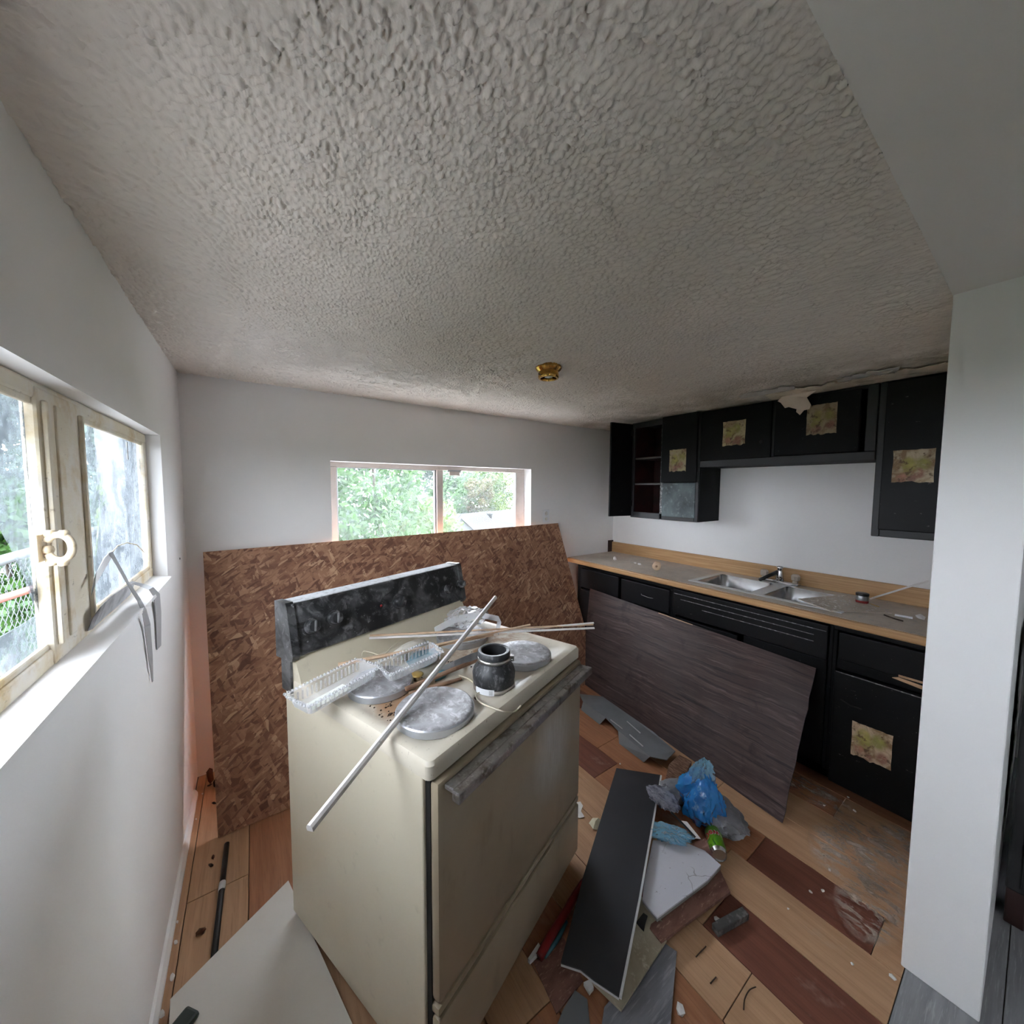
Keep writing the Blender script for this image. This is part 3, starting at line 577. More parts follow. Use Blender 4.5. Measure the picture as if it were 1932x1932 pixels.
tree('leafy_tree', 'reddish tree over the roof vent of the neighbouring house', far(905, 27), 5.3, (1.3, 0), 'leaf_d', 2600, .13, 6)
tree('leafy_tree', 'bright green tree at the right of the back window', far(948, 29), 6.2, (2.8, 0), 'leaf_b', 4800, .16, 7)
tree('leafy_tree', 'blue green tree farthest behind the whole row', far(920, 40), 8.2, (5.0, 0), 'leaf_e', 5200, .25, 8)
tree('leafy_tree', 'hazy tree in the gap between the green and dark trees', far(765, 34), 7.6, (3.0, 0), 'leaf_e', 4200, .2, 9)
tree('shrub', 'small yellow tipped shrub low in the left corner of the back window', far(660, 7.5), 3.2, (.55, 0), 'leaf_b', 900, .08, 10, 'shrub')
# neighbouring house
hb = far(838, 22)
hs_ = thing('neighbour_house', 'pale gabled house with grey roof seen through the back window', 'house', (hb[0], hb[1], GZ))
ga, gb, gc = aty(836, 1010, 22), aty(868, 972, 22), aty(901, 1010, 22)
g0 = V(ga)-V((hb[0], hb[1], GZ)); g1 = V(gb)-V((hb[0], hb[1], GZ)); g2 = V(gc)-V((hb[0], hb[1], GZ))
bx = g0.x; ww_ = g2.x-g0.x; ez = g0.z; rz_ = g1.z
MB().prism([(bx, 0, 0), (bx+ww_, 0, 0), (bx+ww_, 0, ez), (g1.x, 0, rz_-.05), (bx, 0, ez)], (0, .2, 0)).build('gable_wall', M['siding'], hs_)
ed = V((4.6, 3.4, 0))
MB().box(bx+ww_, bx+ww_+5.5, .1, .3, 0, ez).build('side_wall', M['siding'], hs_)
rf = MB().prism([(g1.x, -.15, rz_), (bx+ww_+.15, -.15, ez-.05), (bx+ww_+6.0, 2.2, ez-.1), (g1.x+6.2, 2.6, rz_-.0)], (0, .05, .10)).build('roof_slope', M['shingle'], hs_)
MB().prism([(g1.x, -.15, rz_), (bx-.15, -.15, ez-.05), (bx-.15, 3, ez-.05), (g1.x, 3, rz_)], (0, 0, .10)).build('roof_slope', M['shingle'], hs_)
MB().prism([(g1.x, -.2, rz_+.02), (bx-.2, -.2, ez-.05), (bx-.2, -.2, ez-.28), (g1.x, -.2, rz_-.2)], (0, .06, 0)).build('barge_board', M['siding'], hs_)
MB().prism([(g1.x, -.2, rz_+.02), (bx+ww_+.2, -.2, ez-.05), (bx+ww_+.2, -.2, ez-.28), (g1.x, -.2, rz_-.2)], (0, .06, 0)).build('barge_board', M['siding'], hs_)
vp = V(aty(924, 972, 23))-V((hb[0], hb[1], GZ)); MB().lathe([(.16, -.25), (.16, .05), (.26, .06), (.26, .20), (.1, .26)], vp, 12).build('roof_vent', M['vent'], rf)
# side garden beyond the left window
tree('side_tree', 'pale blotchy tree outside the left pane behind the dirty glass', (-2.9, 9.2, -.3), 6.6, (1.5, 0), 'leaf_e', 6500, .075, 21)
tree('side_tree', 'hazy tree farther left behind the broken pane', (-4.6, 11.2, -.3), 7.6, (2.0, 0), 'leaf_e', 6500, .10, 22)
tree('side_tree', 'leafy tree standing behind the weathered white boards outside', (-2.6, 14.0, -.3), 8.0, (1.9, 0), 'leaf_c', 6500, .11, 23)
tree('side_tree', 'darker tree at the far end of the side yard', (-5.4, 17.5, -.3), 9.0, (2.6, 0), 'leaf_c', 5500, .15, 25)
tree('side_shrub', 'bright green shrub seen through the hole in the broken pane', (-2.0, 5.7, -.3), 1.9, (.75, 0), 'leaf_a', 5200, .05, 24, 'shrub')
tree('side_shrub', 'second green shrub low behind the chain link fence', (-2.5, 7.5, -.3), 1.7, (.8, 0), 'leaf_a', 4200, .05, 26, 'shrub')
# fence of galvanised mesh
fx = -1.15; fr = thing('chain_link_fence', 'galvanised chain link fence seen through the hole in the left pane', 'fence', (fx, 3.3, -.3))
ra, rb = atx(-20, 1064, fx), atx(45, 1062, fx); fz = ra[2]
MB().tube([(fx, 1.8, fz), (fx, 4.9, fz)], .028, 10).build('top_rail', M['galv'], fr, True)
for yy in (1.9, 4.8): MB().tube([(fx, yy, -.3), (fx, yy, fz+.05)], .03, 10).build('fence_post', M['galv'], fr, True)
mb = MB(); stp = .06
for k in range(0, 50):
    for sgn in (1, -1):
        ys = 1.9+stp*k; pts = []; n_ = 12
        for q in range(n_+1):
            zz = fz-q*.06; pts.append((fx+.004*sgn*(1 if q % 2 else -1), ys+sgn*(.03 if q % 2 else 0)*1.0, zz))
        mb.tube(pts, .0022, 4, caps=False)
mb.build('mesh_wire', M['galv'], fr, True, kind='stuff')
oa, ob_ = atx(-15, 1135, fx+.10), atx(58, 1112, fx+.10)
tag(MB().tube([oa, ob_, tuple(V(ob_)+(V(ob_)-V(oa))*1.5)], .020, 10).build('orange_pipe', M['orange']), 'orange pipe lying across the chain link fence outside', 'pipe')
# weathered boards outside the right-hand pane
bo = thing('board_screen', 'weathered white upright boards just outside the right pane', 'screen', (-1.1, 4.6, -.3))
e0, e1, e2 = atx(198, 950, -1.05), atx(240, 950, -1.05), atx(300, 950, -1.05)
for (ya, yb, dx) in ((e0[1], e1[1]-.02, 0), (e1[1], e2[1], .03)): MB().bbox(-1.09+dx, -1.05+dx, ya, yb, -.3, 3.2, .006).build('board', M['boardw'], bo, True)
lf = thing('hanging_vine', 'bright yellow green leaves of a vine in the right pane', 'plant', atx(188, 985, -.62))
for k, (x, y, s_, a) in enumerate([(187, 920, .028, .3), (185, 938, .030, 1.2), (196, 952, .036, .9), (186, 966, .042, 2.3), (192, 930, .022, .1), (182, 978, .028, 2.6)]):
    c = V(atx(x, y, -.62+.01*k)); u = V((.25, math.cos(a), math.sin(a))).normalized(); v_ = u.cross(V((1, .2, 0))).normalized(); nn = u.cross(v_)*.2
    MB().add([c-u*s_, c-u*s_*.3+v_*s_*.5+nn*s_, c+u*s_*.4+v_*s_*.42, c+u*s_*1.1, c+u*s_*.4-v_*s_*.42, c-u*s_*.3-v_*s_*.5+nn*s_], [(0, 1, 2, 3), (0, 3, 4, 5)]).build('leaf', M['leaf_b'], lf, True)
MB().tube([atx(190, 900, -.62), atx(191, 950, -.62), atx(186, 985, -.62), atx(178, 1080, -.62), atx(178, 1080, -.62)[:2]+(-.28,)], .003, 6).build('stem', M['leaf_b'], lf, True)
# ------------------------------------------------------------------ OSB sheet leaning under the back window
def slab(corners, th, nrm=None):
    """four corners (tl,tr,br,bl) given thickness along -normal"""
    p = [V(c) for c in corners]; n = (p[1]-p[0]).cross(p[3]-p[0]).normalized()
    if nrm is not None and n.dot(V(nrm)) < 0: n = -n
    return p, n
tl, tr, bl, br = V((-.218, 2.488, 1.211)), V((2.232, 2.488, 1.240)), V((-.172, 2.010, .004)), V((2.262, 2.010, .006))
n = (tr-tl).cross(bl-tl).normalized(); n = n if n.y < 0 else -n
osb = thing('strand_board', 'large brown strand board sheet leaning under the back window behind the stove', 'board', (1.0, 2.05, 0))
MB().prism([tl, tr, br, bl], -n*.011).build('panel', M['osb'], osb, True)
MB().prism([tl-n*.0111, tr-n*.0111, br-n*.0111, bl-n*.0111], -n*.0008).build('bounce_back', M['osbbounce'], osb, True)  # unseen sheet added to throw a peach glow on the wall
for a, b in ((tl, tr), (tr, br), (br, bl), (bl, tl)):
    ins = ((tl+br)/2-(a+b)/2).normalized()*.0005
    MB().prism([a-n*.0107, b-n*.0107, b-n*.0003, a-n*.0003], -ins*2).build('sawn_edge', M['osbedge'], osb, True)
# ------------------------------------------------------------------ kitchen run: base cabinets
CF = 2.40; CT = .877
def slabbox(nm, x0, x1, y0, y1, z0, z1, mat, par, r=.004): return MB().bbox(x0, x1, y0, y1, z0, z1, r).build(nm, M[mat], par, True)
def basecab(label, ya, yb):
    t = thing('base_cabinet', label, 'cabinet', ((CF+XR)/2, (ya+yb)/2, 0), 0, 'black base cabinets')
    mb = MB(); mb.box(CF+.105, XR-.004, ya, yb, 0, .10); mb.box(CF+.022, XR-.004, ya, ya+.016, .1, CT); mb.box(CF+.022, XR-.004, yb-.016, yb, .1, CT); mb.box(CF+.022, XR-.004, ya+.016, yb-.016, .1, .116); mb.box(XR-.02, XR-.004, ya+.016, yb-.016, .116, CT)
    mb.build('body', M['black'], t, True); return t
c1 = basecab('black base cabinet at the back corner with a scratched drawer', 1.468, 2.40)
slabbox('face_frame', CF, CF+.022, 1.468, 2.40, .845, CT, 'black', c1); slabbox('face_frame', CF, CF+.022, 2.355, 2.40, .1, .845, 'black', c1); slabbox('face_frame', CF, CF+.022, 1.468, 1.49, .1, .845, 'black', c1)
slabbox('drawer', CF-.016, CF+.02, 1.93, 2.35, .675, .842, 'blackscuff', c1)
d = slabbox('drawer', CF-.018, CF+.02, 1.485, 1.90, .672, .838, 'blackscuff', c1)
hp_ = V((CF-.02, 1.66, .758)); MB().tube([hp_+V((0, .05, .004)), hp_+V((-.012, .04, 0)), hp_+V((-.014, -.02, -.004)), hp_+V((0, -.05, -.006))], .0022, 6).build('wire_pull', M['dullchrome'], d, True)
for (ya, yb) in ((1.92, 2.35), (1.485, 1.90)): slabbox('door', CF-.016, CF+.02, ya, yb, .11, .655, 'black', c1)
c2 = basecab('black sink cabinet with a grooved false front under the steel sink', .585, 1.468)
slabbox('face_frame', CF, CF+.022, .585, 1.468, .862, CT, 'black', c2); slabbox('face_frame', CF, CF+.022, 1.44, 1.468, .1, .862, 'black', c2); slabbox('face_frame', CF, CF+.022, .585, .602, .1, .862, 'black', c2)
ff = slabbox('false_front', CF-.018, CF+.02, .603, 1.452, .682, .86, 'blackscuff', c2)
for k, zz in enumerate((.828, .795, .760)): MB().bbox(CF-.0205, CF-.017, .66 if k else .61, 1.25 if k == 2 else (1.40 if k else 1.448), zz, zz+.004, .001).build('groove_bead', M['edgewear'], ff, True)
slabbox('door', CF-.016, CF+.02, 1.03, 1.44, .11, .665, 'black', c2)
dm = Matrix.Translation((CF+.020, .606, 0))
MB().bbox(-.018, .0, 0, .40, .11, .672, .003, dm).build('door', M['black'], c2, True)
c3 = basecab('black base cabinet beside the white column with a fruit print on its door', .20, .585)
slabbox('face_frame', CF, CF+.022, .20, .585, .846, CT, 'black', c3); slabbox('face_frame', CF, CF+.022, .568, .585, .1, .846, 'black', c3); slabbox('face_frame', CF, CF+.022, .20, .568, .652, .70, 'black', c3)
d3 = slabbox('drawer', CF-.018, CF+.02, .21, .560, .705, .842, 'blackscuff', c3)
slabbox('chipped_corner', CF-.0195, CF-.017, .21, .345, .706, .716, 'rawwood', d3, .001); MB().prism([(CF-.021, .365, .694), (CF-.021, .20, .672), (CF-.021, .20, .690), (CF-.021, .345, .704)], (.004, 0, 0)).build('splintered_rail', M['rawwood'], c3, True)
d4 = slabbox('door', CF-.02, CF+.02, .215, .568, .064, .644, 'blackscuff', c3)
MB().tube([(CF-.021, .538, .508), (CF-.024, .50, .496), (CF-.021, .458, .496)], .003, 6).build('finger_gouge', M['gap'], d4, True)
MB().bbox(CF-.0215, CF-.019, .22, .562, .640, .645, .001).build('worn_edge', M['edgewear'], d4, True)
def sticker(ya, yb, za, zb, xf, mat, par, seed, x=True):
    r = random.Random(seed); pts = []; N = 12
    for k in range(N): pts.append((ya+(yb-ya)*k/N, za+(r.uniform(-.003, .007))))
    for k in range(5): pts.append((yb-r.uniform(0, .003), za+(zb-za)*k/5))
    for k in range(N): pts.append((yb+(ya-yb)*k/N, zb-r.uniform(0, .003)))
    for k in range(5): pts.append((ya+r.uniform(0, .002), zb+(za-zb)*k/5))
    c = ((ya+yb)/2, (za+zb)/2)
    mb = MB().prism([(0, a-c[0], b-c[1]) for a, b in pts], (-.0012, 0, 0)); ob = mb.build('fruit_print', M[mat], par); Mi = root_matrix(par).inverted(); ob.location = Mi@V((xf, c[0], c[1])); return ob
sticker(.346, .489, .255, .425, CF-.0205, 'fruit5', d4, 5)
# worktop with a hole for the sink
SX0, SX1, SY0, SY1 = 2.47, 2.955, .575, 1.40
ct = thing('worktop', 'dusty grey laminate worktop with an oak front edge and upstand', 'worktop', ((CF+XR)/2, 1.35, CT))
mb = MB().wallhole((2.395, .195, CT+.002), (1, 0, 0), (0, 1, 0), (0, 0, .036), XR-.022-2.395, YB-.004-.195, (SX0+.02-2.395, SX1-.02-2.395, SY0+.02-.195, SY1-.02-.195)); mb.build('surface', M['counter'], ct, True)
MB().bbox(2.368, 2.397, .195, YB-.004, CT-.002, .915, .008).build('front_edge', M['oaktrim'], ct, True)
MB().bbox(XR-.024, XR-.003, .195, YB-.004, CT+.03, 1.015, .005).build('upstand', M['oaktrim'], ct, True)
MB().bbox(2.93, XR-.004, YB-.012, YB-.001, CT+.03, 1.03, .002).build('end_strip', M['darkwood'], ct, True)
# sink
sk = thing('double_sink', 'stainless steel double bowl sink set into the worktop', 'sink', ((SX0+SX1)/2, (SY0+SY1)/2, .915))
zt = .9185
def bowl(ya, yb, nm):
    xa, xb = SX0+.035, SX1-.095
    MB().rrect([(xa-.004, xb+.004, ya-.004, yb+.004, .05, zt+.001), (xa, xb, ya, yb, .05, zt-.004), (xa+.012, xb-.012, ya+.012, yb-.012, .05, zt-.14), (xa+.05, xb-.05, ya+.05, yb-.05, .05, zt-.165)], 8, True, (False, True)).build(nm, M['steel'], sk, True, sharp=50)
YM0, YM1 = .955, 1.015
bowl(SY0+.035, YM0, 'bowl'); bowl(YM1, SY1-.035, 'bowl')
mb = MB(); xa, xb = SX0+.031, SX1-.091
mb.bbox(SX0, xa+.006, SY0, SY1, .914, zt+.0015, .002); mb.bbox(xb-.004, SX1, SY0, SY1, .914, zt+.0015, .002)
mb.build('rim', M['steelrim'], sk, True)
for (ya, yb) in ((SY0, SY0+.037), (YM0-.006, YM1+.006), (SY1-.037, SY1)): MB().bbox(xa, xb, ya, yb, .914, zt+.001, .002).build('rim_bar', M['steelrim'], sk, True)
for ya, yb in ((SY0+.035, YM0), (YM1, SY1-.035)): MB().lathe([(.02, .0), (.042, .002), (.045, 0)], ((SX0+.035+SX1-.095)/2, (ya+yb)/2, zt-.166), 20).build('drain', M['chrome'], sk, True)
fp0, fp1 = V((2.885, 1.125, .921)), V((2.93, .895, .921))
fc = thing('faucet', 'chrome faucet with two clouded acrylic knobs behind the sink', 'faucet', (2.905, 1.01, zt+.002))
MB().bbox(2.878, 2.935, .893, 1.125, zt+.001, zt+.022, .006).build('deck_plate', M['chrome'], fc, True)
for yy in (1.10, .918): MB().lathe([(.018, 0), (.014, .012), (.024, .018), (.026, .045), (.018, .055)], (2.905, yy, zt+.022), 8, smooth=False).build('knob', M['acrylic'], fc, True)
MB().lathe([(.024, 0), (.022, .03), (.018, .06), (.016, .075), (.019, .08), (.019, .092), (.010, .096)], (2.905, 1.008, zt+.022), 20).build('spout_base', M['chrome'], fc, True)
MB().tube([(2.895, 1.02, zt+.075), (2.84, 1.045, zt+.055), (2.76, 1.07, zt+.03)], [.014, .012, .010], 10).build('spout', M['darkmetal'], fc, True)
# ------------------------------------------------------------------ upper cabinets
UF = 2.690
def upper(label, ya, yb, za, zb=2.108):
    return thing('wall_cabinet', label, 'cabinet', ((UF+XR)/2, (ya+yb)/2, za), 0, 'black wall cabinets')
ya, yb, za, zb = 1.472, 2.068, 1.305, 2.106
u1 = upper('black wall cabinet at the back corner with one door hanging open', ya, yb, za)
mb = MB(); mb.box(UF+.018, XR-.003, ya, ya+.014, za, zb); mb.box(UF+.018, XR-.003, yb-.014, yb, za, zb); mb.box(UF+.018, XR-.003, ya+.014, yb-.014, za, za+.014); mb.box(UF+.018, XR-.003, ya+.014, yb-.014, zb-.014, zb)
mb.build('carcass', M['black'], u1, True)
MB().box(XR-.014, XR-.004, ya+.014, yb-.014, za+.014, zb-.014).build('back_panel', M['cab_in'], u1, True)
MB().box(UF+.02, XR-.014, 1.772, 1.782, za+.014, zb-.014).build('divider', M['cab_in'], u1, True)
MB().box(UF+.02, XR-.014, yb-.018, yb-.014, za+.014, zb-.014).build('side_lining', M['cab_in'], u1, True)
slabbox('frame_stile', UF, UF+.018, yb-.03, yb, za, zb, 'blackframe', u1); slabbox('frame_stile', UF, UF+.018, ya, ya+.028, za, zb, 'blackframe', u1); slabbox('frame_stile', UF, UF+.018, 1.765, 1.787, za, zb, 'edgewear', u1, .002)
slabbox('frame_rail', UF, UF+.018, ya+.028, yb-.03, za, za+.05, 'blackframe', u1); slabbox('frame_rail', UF, UF+.018, ya+.028, yb-.03, zb-.045, zb, 'blackframe', u1)
for zz in (1.80, 1.585): MB().box(UF+.03, XR-.015, 1.782, yb-.018, zz, zz+.012).build('shelf', M['cab_in'], u1, True); MB().box(UF+.022, UF+.030, 1.79, yb-.02, zz-.001, zz+.013).build('shelf_edge', M['shelfedge'], u1, True)
slabbox('lower_panel', UF-.004, UF+.016, ya+.022, 1.766, za+.028, 1.598, 'blank', u1)
dd = slabbox('door', UF-.022, UF-.003, ya+.012, 1.770, 1.600, 2.112, 'black', u1)
sticker(1.562, 1.698, 1.684, 1.852, UF-.0225, 'fruit1', dd, 1)
a_ = V((UF-.004, yb-.004, 0)); b_ = V((2.452, 2.100, 0)); dv = (b_-a_); L_ = dv.length; ang = math.atan2(dv.y, dv.x)
dm = Matrix.Translation((a_.x, a_.y, 0))@Matrix.Rotation(ang, 4, 'Z')
od = MB().bbox(0, L_, -.009, .009, 1.318, 2.098, .003, dm).build('open_door', M['black'], u1, True)
for zz in (1.40, 2.0): MB().bbox(-.006, .02, -.012, .012, zz, zz+.05, .002, dm).build('hinge', M['darkmetal'], od, True)
ya, yb, za = .533, 1.470, 1.711
u2 = upper('low black wall cabinet over the sink with two fruit print doors', ya, yb, za)
mb = MB(); mb.box(UF+.018, XR-.003, ya, yb, za, za+.014); mb.box(UF+.018, XR-.003, ya, yb, zb-.014, zb); mb.box(UF+.018, XR-.003, ya, ya+.014, za+.014, zb-.014); mb.box(UF+.018, XR-.003, yb-.014, yb, za+.014, zb-.014); mb.box(XR-.014, XR-.003, ya+.014, yb-.014, za+.014, zb-.014); mb.build('carcass', M['black'], u2, True)
slabbox('frame_rail', UF, UF+.018, ya, yb, za-.004, 1.757, 'blackframe', u2); slabbox('frame_stile', UF, UF+.018, ya, .578, 1.757, zb, 'blackframe', u2); slabbox('frame_stile', UF, UF+.018, 1.0, 1.016, 1.757, zb, 'blackframe', u2); slabbox('frame_rail', UF, UF+.018, .578, yb, zb-.02, zb, 'blackframe', u2)
e1_ = slabbox('door', UF-.020, UF-.002, 1.012, 1.460, 1.752, 2.100, 'black', u2); sticker(1.160, 1.305, 1.845, 2.010, UF-.0205, 'fruit2', e1_, 2)
MB().lathe([(.012, 0), (.009, -.002), (0, -.003)], (UF-.0205, 1.065, 1.853), 10, 'x').build('knob_hole', M['gap'], e1_, True)
e2_ = slabbox('door', UF-.004, UF+.012, .600, 1.000, 1.760, 2.095, 'black', u2); sticker(.697, .838, 1.868, 2.040, UF-.0045, 'fruit3', e2_, 3)
ya, yb, za = .200, .530, 1.3075
u3 = upper('tall black wall cabinet beside the white column with a pear print', ya, yb, za)
mb = MB(); mb.box(UF+.018, XR-.003, ya, ya+.014, za, zb); mb.box(UF+.018, XR-.003, yb-.014, yb, za, zb); mb.box(UF+.018, XR-.003, ya+.014, yb-.014, za, za+.014); mb.box(UF+.018, XR-.003, ya+.014, yb-.014, zb-.014, zb); mb.box(XR-.014, XR-.003, ya+.014, yb-.014, za+.014, zb-.014); mb.build('carcass', M['black'], u3, True)
slabbox('frame_stile', UF, UF+.018, .498, yb, za, zb, 'blackframe', u3); slabbox('frame_rail', UF, UF+.018, ya, .498, za, za+.042, 'blackframe', u3); slabbox('frame_rail', UF, UF+.018, ya, .498, zb-.03, zb, 'blackframe', u3)
e3_ = slabbox('door', UF-.018, UF, .205, .502, 1.345, 2.098, 'blackscuff', u3); sticker(.318, .463, 1.590, 1.752, UF-.0185, 'fruit4', e3_, 4)
# ------------------------------------------------------------------ brown panel leaning on the base cabinets
q_tl, q_tr = V(atx(1113, 1110, CF-.024)), V(atx(1541, 1261, CF-.024)); q_br, q_bl = V(atz(1477, 1554, .004)), V(atz(1097, 1287, .004))
n = (q_tr-q_tl).cross(q_bl-q_tl).normalized(); n = n if n.x < 0 else -n
bp = thing('wood_grain_panel', 'dark brown wood grain panel leaning against the base cabinets', 'panel', tuple((q_bl+q_br)/2))
NN = 14; vs = []; fs = []
def brown_grid(off):
    out = []
    for j in range(NN+1):
        for i in range(NN+1):
            s_, t_ = i/NN, j/NN; p = (q_tl*(1-s_)+q_tr*s_)*(1-t_)+(q_bl*(1-s_)+q_br*s_)*t_
            jag = .004*mnoise.noise((s_*20, t_*20, 1)); 
            if i == NN: p = p+(q_tr-q_tl).normalized()*(jag*2.2-.003)
            out.append(p+n*off)
    return out
A_ = brown_grid(0); B_ = brown_grid(-.008); vs = A_+B_; K = len(A_)
for j in range(NN):
    for i in range(NN): a = j*(NN+1)+i; fs += [(a, a+1, a+NN+2, a+NN+1), (K+a, K+a+NN+1, K+a+NN+2, K+a+1)]
for i in range(NN):
    a = i; fs.append((a, K+a, K+a+1, a+1)); a = NN*(NN+1)+i; fs.append((a+1, K+a+1, K+a, a))
    a = i*(NN+1); fs.append((a, a+NN+1, K+a+NN+1, K+a)); a = i*(NN+1)+NN; fs.append((a, K+a, K+a+NN+1, a+NN+1))
MB().add(vs, fs).build('sheet', M['brownpanel'], bp, True)
ca, cb_ = q_tl.lerp(q_tr, .42), q_tl.lerp(q_tr, .58); MB().prism([ca+n*.0005, cb_+n*.0005, cb_+(q_bl-q_tl).normalized()*.004+n*.0005, ca+(q_bl-q_tl).normalized()*.007+n*.0005], -n*.009).build('splintered_edge', M['rawwood'], bp, True)
# ------------------------------------------------------------------ the stove (built in its own frame, then turned)
SA = math.radians(19.9); S0 = V((.312, .783, 0))
st = thing('electric_stove', 'cream electric stove with a dusty black control panel standing in the room', 'stove', S0, SA)
SM = Matrix.Translation(S0)@Matrix.Rotation(SA, 4, 'Z')
def stp(x, y, z): return SM@V((x, y, z))
def sz(px, py, z):
    """pixel to stove frame at the height z"""
    return SM.inverted()@V(atz(px, py, z))
def sy(px, py, yy):
    e = SM.to_3x3()@V((0, 1, 0)); return SM.inverted()@V(plane(px, py, tuple(e), e.dot(S0)+yy))
WS = .805
mb = MB(); mb.bbox(.004, WS-.004, .022, .715, .045, .884, .004); mb.build('body', M['cream'], st)
MB().box(.012, WS-.012, .006, .024, .05, .882).build('front_gap', M['gap'], st)
dr = MB().bbox(.012, WS-.012, -.020, .012, .300, .866, .012).build('oven_door', M['door'], st, sharp=40)
MB().bbox(.012, WS-.012, -.017, .012, .268, .292, .006).build('drawer_rail', M['door'], st, sharp=40)
MB().bbox(.012, WS-.012, -.020, .012, .055, .260, .010).build('drawer', M['door'], st, sharp=40)
hd = MB().bbox(.026, .775, -.074, -.050, .832, .858, .004).build('handle', M['dullchrome'], dr)
MB().bbox(.030, .772, -.052, -.022, .846, .858, .003).build('handle_plate', M['dullchrome'], dr)
MB().rrect([(0, WS, -.006, .66, .018, .872), (0, WS, -.006, .66, .018, .905), (.006, WS-.006, 0, .66, .016, .914), (.012, WS-.012, .006, .655, .014, .916), (.034, WS-.034, .030, .640, .05, .915), (.046, WS-.046, .042, .630, .045, .908)], 6).build('cooktop', M['cooktop'], st, sharp=35)
# riser and console
MB().prism([(0.004, .596, .905), (.004, .606, .925), (.004, .640, .990), (.004, .648, 1.02), (.004, .715, 1.02), (.004, .715, .88), (.004, .6, .88)], (WS-.008, 0, 0)).build('riser', M['cream'], st)
MB().bbox(-.004, .004, .655, .722, .865, 1.0, .002).build('back_trim', M['console'], st)
cn = MB().prism([(.012, .628, .998), (.012, .634, .992), (.012, .735, .985), (.012, .735, 1.160), (.012, .668, 1.164), (.012, .663, 1.158)], (WS-.024, 0, 0)).build('control_panel', M['console'], st)
for xx in (-.010, WS-.014): MB().prism([(xx, .622, 1.0), (xx, .632, .983), (xx, .742, .975), (xx, .742, 1.168), (xx, .664, 1.172), (xx, .656, 1.160)], (.024, 0, 0)).build('end_cap', M['console'], cn)
MB().bbox(.012, WS-.012, .668, .736, 1.158, 1.167, .003).build('dust_layer', M['consoletop'], cn)
pn = V((0, -.978, .21)).normalized(); tilt = math.atan2(.21, .978)
def knob(x, z, r, h=.026, pointer=True):
    yy = .628+(z-.998)*(.035/.16); KM = Matrix.Translation((x, yy, z))@Matrix.Rotation(-tilt, 4, 'X')
    k = MB().lathe([(r*1.25, 0), (r*1.25, .003), (r, .006), (r*.92, h), (r*.6, h+.001)], (0, 0, 0), 24, 'y', True, KM).build('knob', M['knob'], cn, sharp=40)
    MB().bbox(-r*.18, r*.18, -h-.006, -h+.002, -r*.85, r*.85, .003, KM@Matrix.Rotation(.15 if pointer else .6, 4, 'Y')).build('knob_grip', M['knobface' if pointer else 'knob'], k)
for kn, (px, py, r) in enumerate(((587, 1178, .021), (630, 1163, .021), (750, 1133, .025), (842, 1110, .018), (866, 1100, .018))):
    q = sy(px, py, .650); knob(q.x, q.z-.004, r, .026, kn < 2)
q = sy(716, 1142, .652); MB().lathe([(0, .006), (.005, .004), (.006, 0)], (q.x, .628+(q.z-.998)*.22-.004, q.z), 10, 'y').build('indicator', M['redcable'], cn)
# burner covers: separate things that lift off
for k, (x, y, r, lb) in enumerate([(.150, .135, .110, 'round grey burner cover nearest the front left corner of the stove'), (.590, .130, .108, 'round grey burner cover beside the rubber coupling on the right of the stove'), (.150, .385, .100, 'round grey burner cover under the clear plastic tray'), (.585, .435, .108, 'round grey burner cover at the back of the stove under the laths')]):
    t_ = thing('burner_cover', lb, 'burner cover', stp(x, y, .9085), SA, 'burner covers on the stove')
    MB().lathe([(r-.002, 0), (r, .002), (r, .020), (r-.003, .0235)], (0, 0, 0), 48).build('rim', M['coverrim'], t_, sharp=40)
    MB().lathe([(r-.0025, .0232), (r-.006, .0255), (r*.9, .0262), (r*.35, .0264), (r*.3, .0255), (r*.22, .0266), (r*.18, .0256), (0, .0262)], (0, 0, 0), 48).build('disc', M['cover'], t_, sharp=40)
# rubber coupling
cc = stp(.372, .098, .909)
cp = thing('rubber_coupling', 'black rubber pipe coupling with steel clamps standing on the stove', 'coupling', cc, SA); CPS = 1.12
MB().lathe([(.056, 0), (.059, .002), (.059, .022), (.061, .030), (.062, .048), (.058, .064), (.047, .080), (.044, .088), (.044, .100), (.047, .102), (.047, .116), (.045, .119), (.038, .119), (.036, .117)], (0, 0, 0), 48, ends=(True, False)).build('sleeve', M['rubber'], cp, sharp=50)
MB().lathe([(.0358, .1175), (.0355, .10), (.0355, .012), (0, .012)], (0, 0, 0), 48, ends=(False, True)).build('bore', M['rubberclean'], cp)
MB().lathe([(.0595, .0015), (.0605, .0015), (.0605, .016), (.0595, .016)], (0, 0, 0), 48, ends=(False, False)).build('clamp', M['band'], cp)
c2_ = MB().lathe([(.0445, .087), (.0470, .087), (.0470, .099), (.0445, .099)], (0, 0, 0), 48, ends=(False, False)).build('clamp', M['band'], cp)
a_ = math.radians(-58); MB().bbox(-.008, .008, -.006, .006, .084, .102, .002, Matrix.Rotation(a_, 4, 'Z')@Matrix.Translation((.051, 0, 0))).build('screw_housing', M['band'], c2_)
MB().tube([Matrix.Rotation(a_, 4, 'Z')@V((.054, -.014, .093)), Matrix.Rotation(a_, 4, 'Z')@V((.054, .016, .093))], .004, 8).build('clamp_screw', M['chrome'], c2_)
for o_ in list(cp.children)+list(c2_.children): o_.data.transform(Matrix.Diagonal((CPS, CPS, 1, 1)))
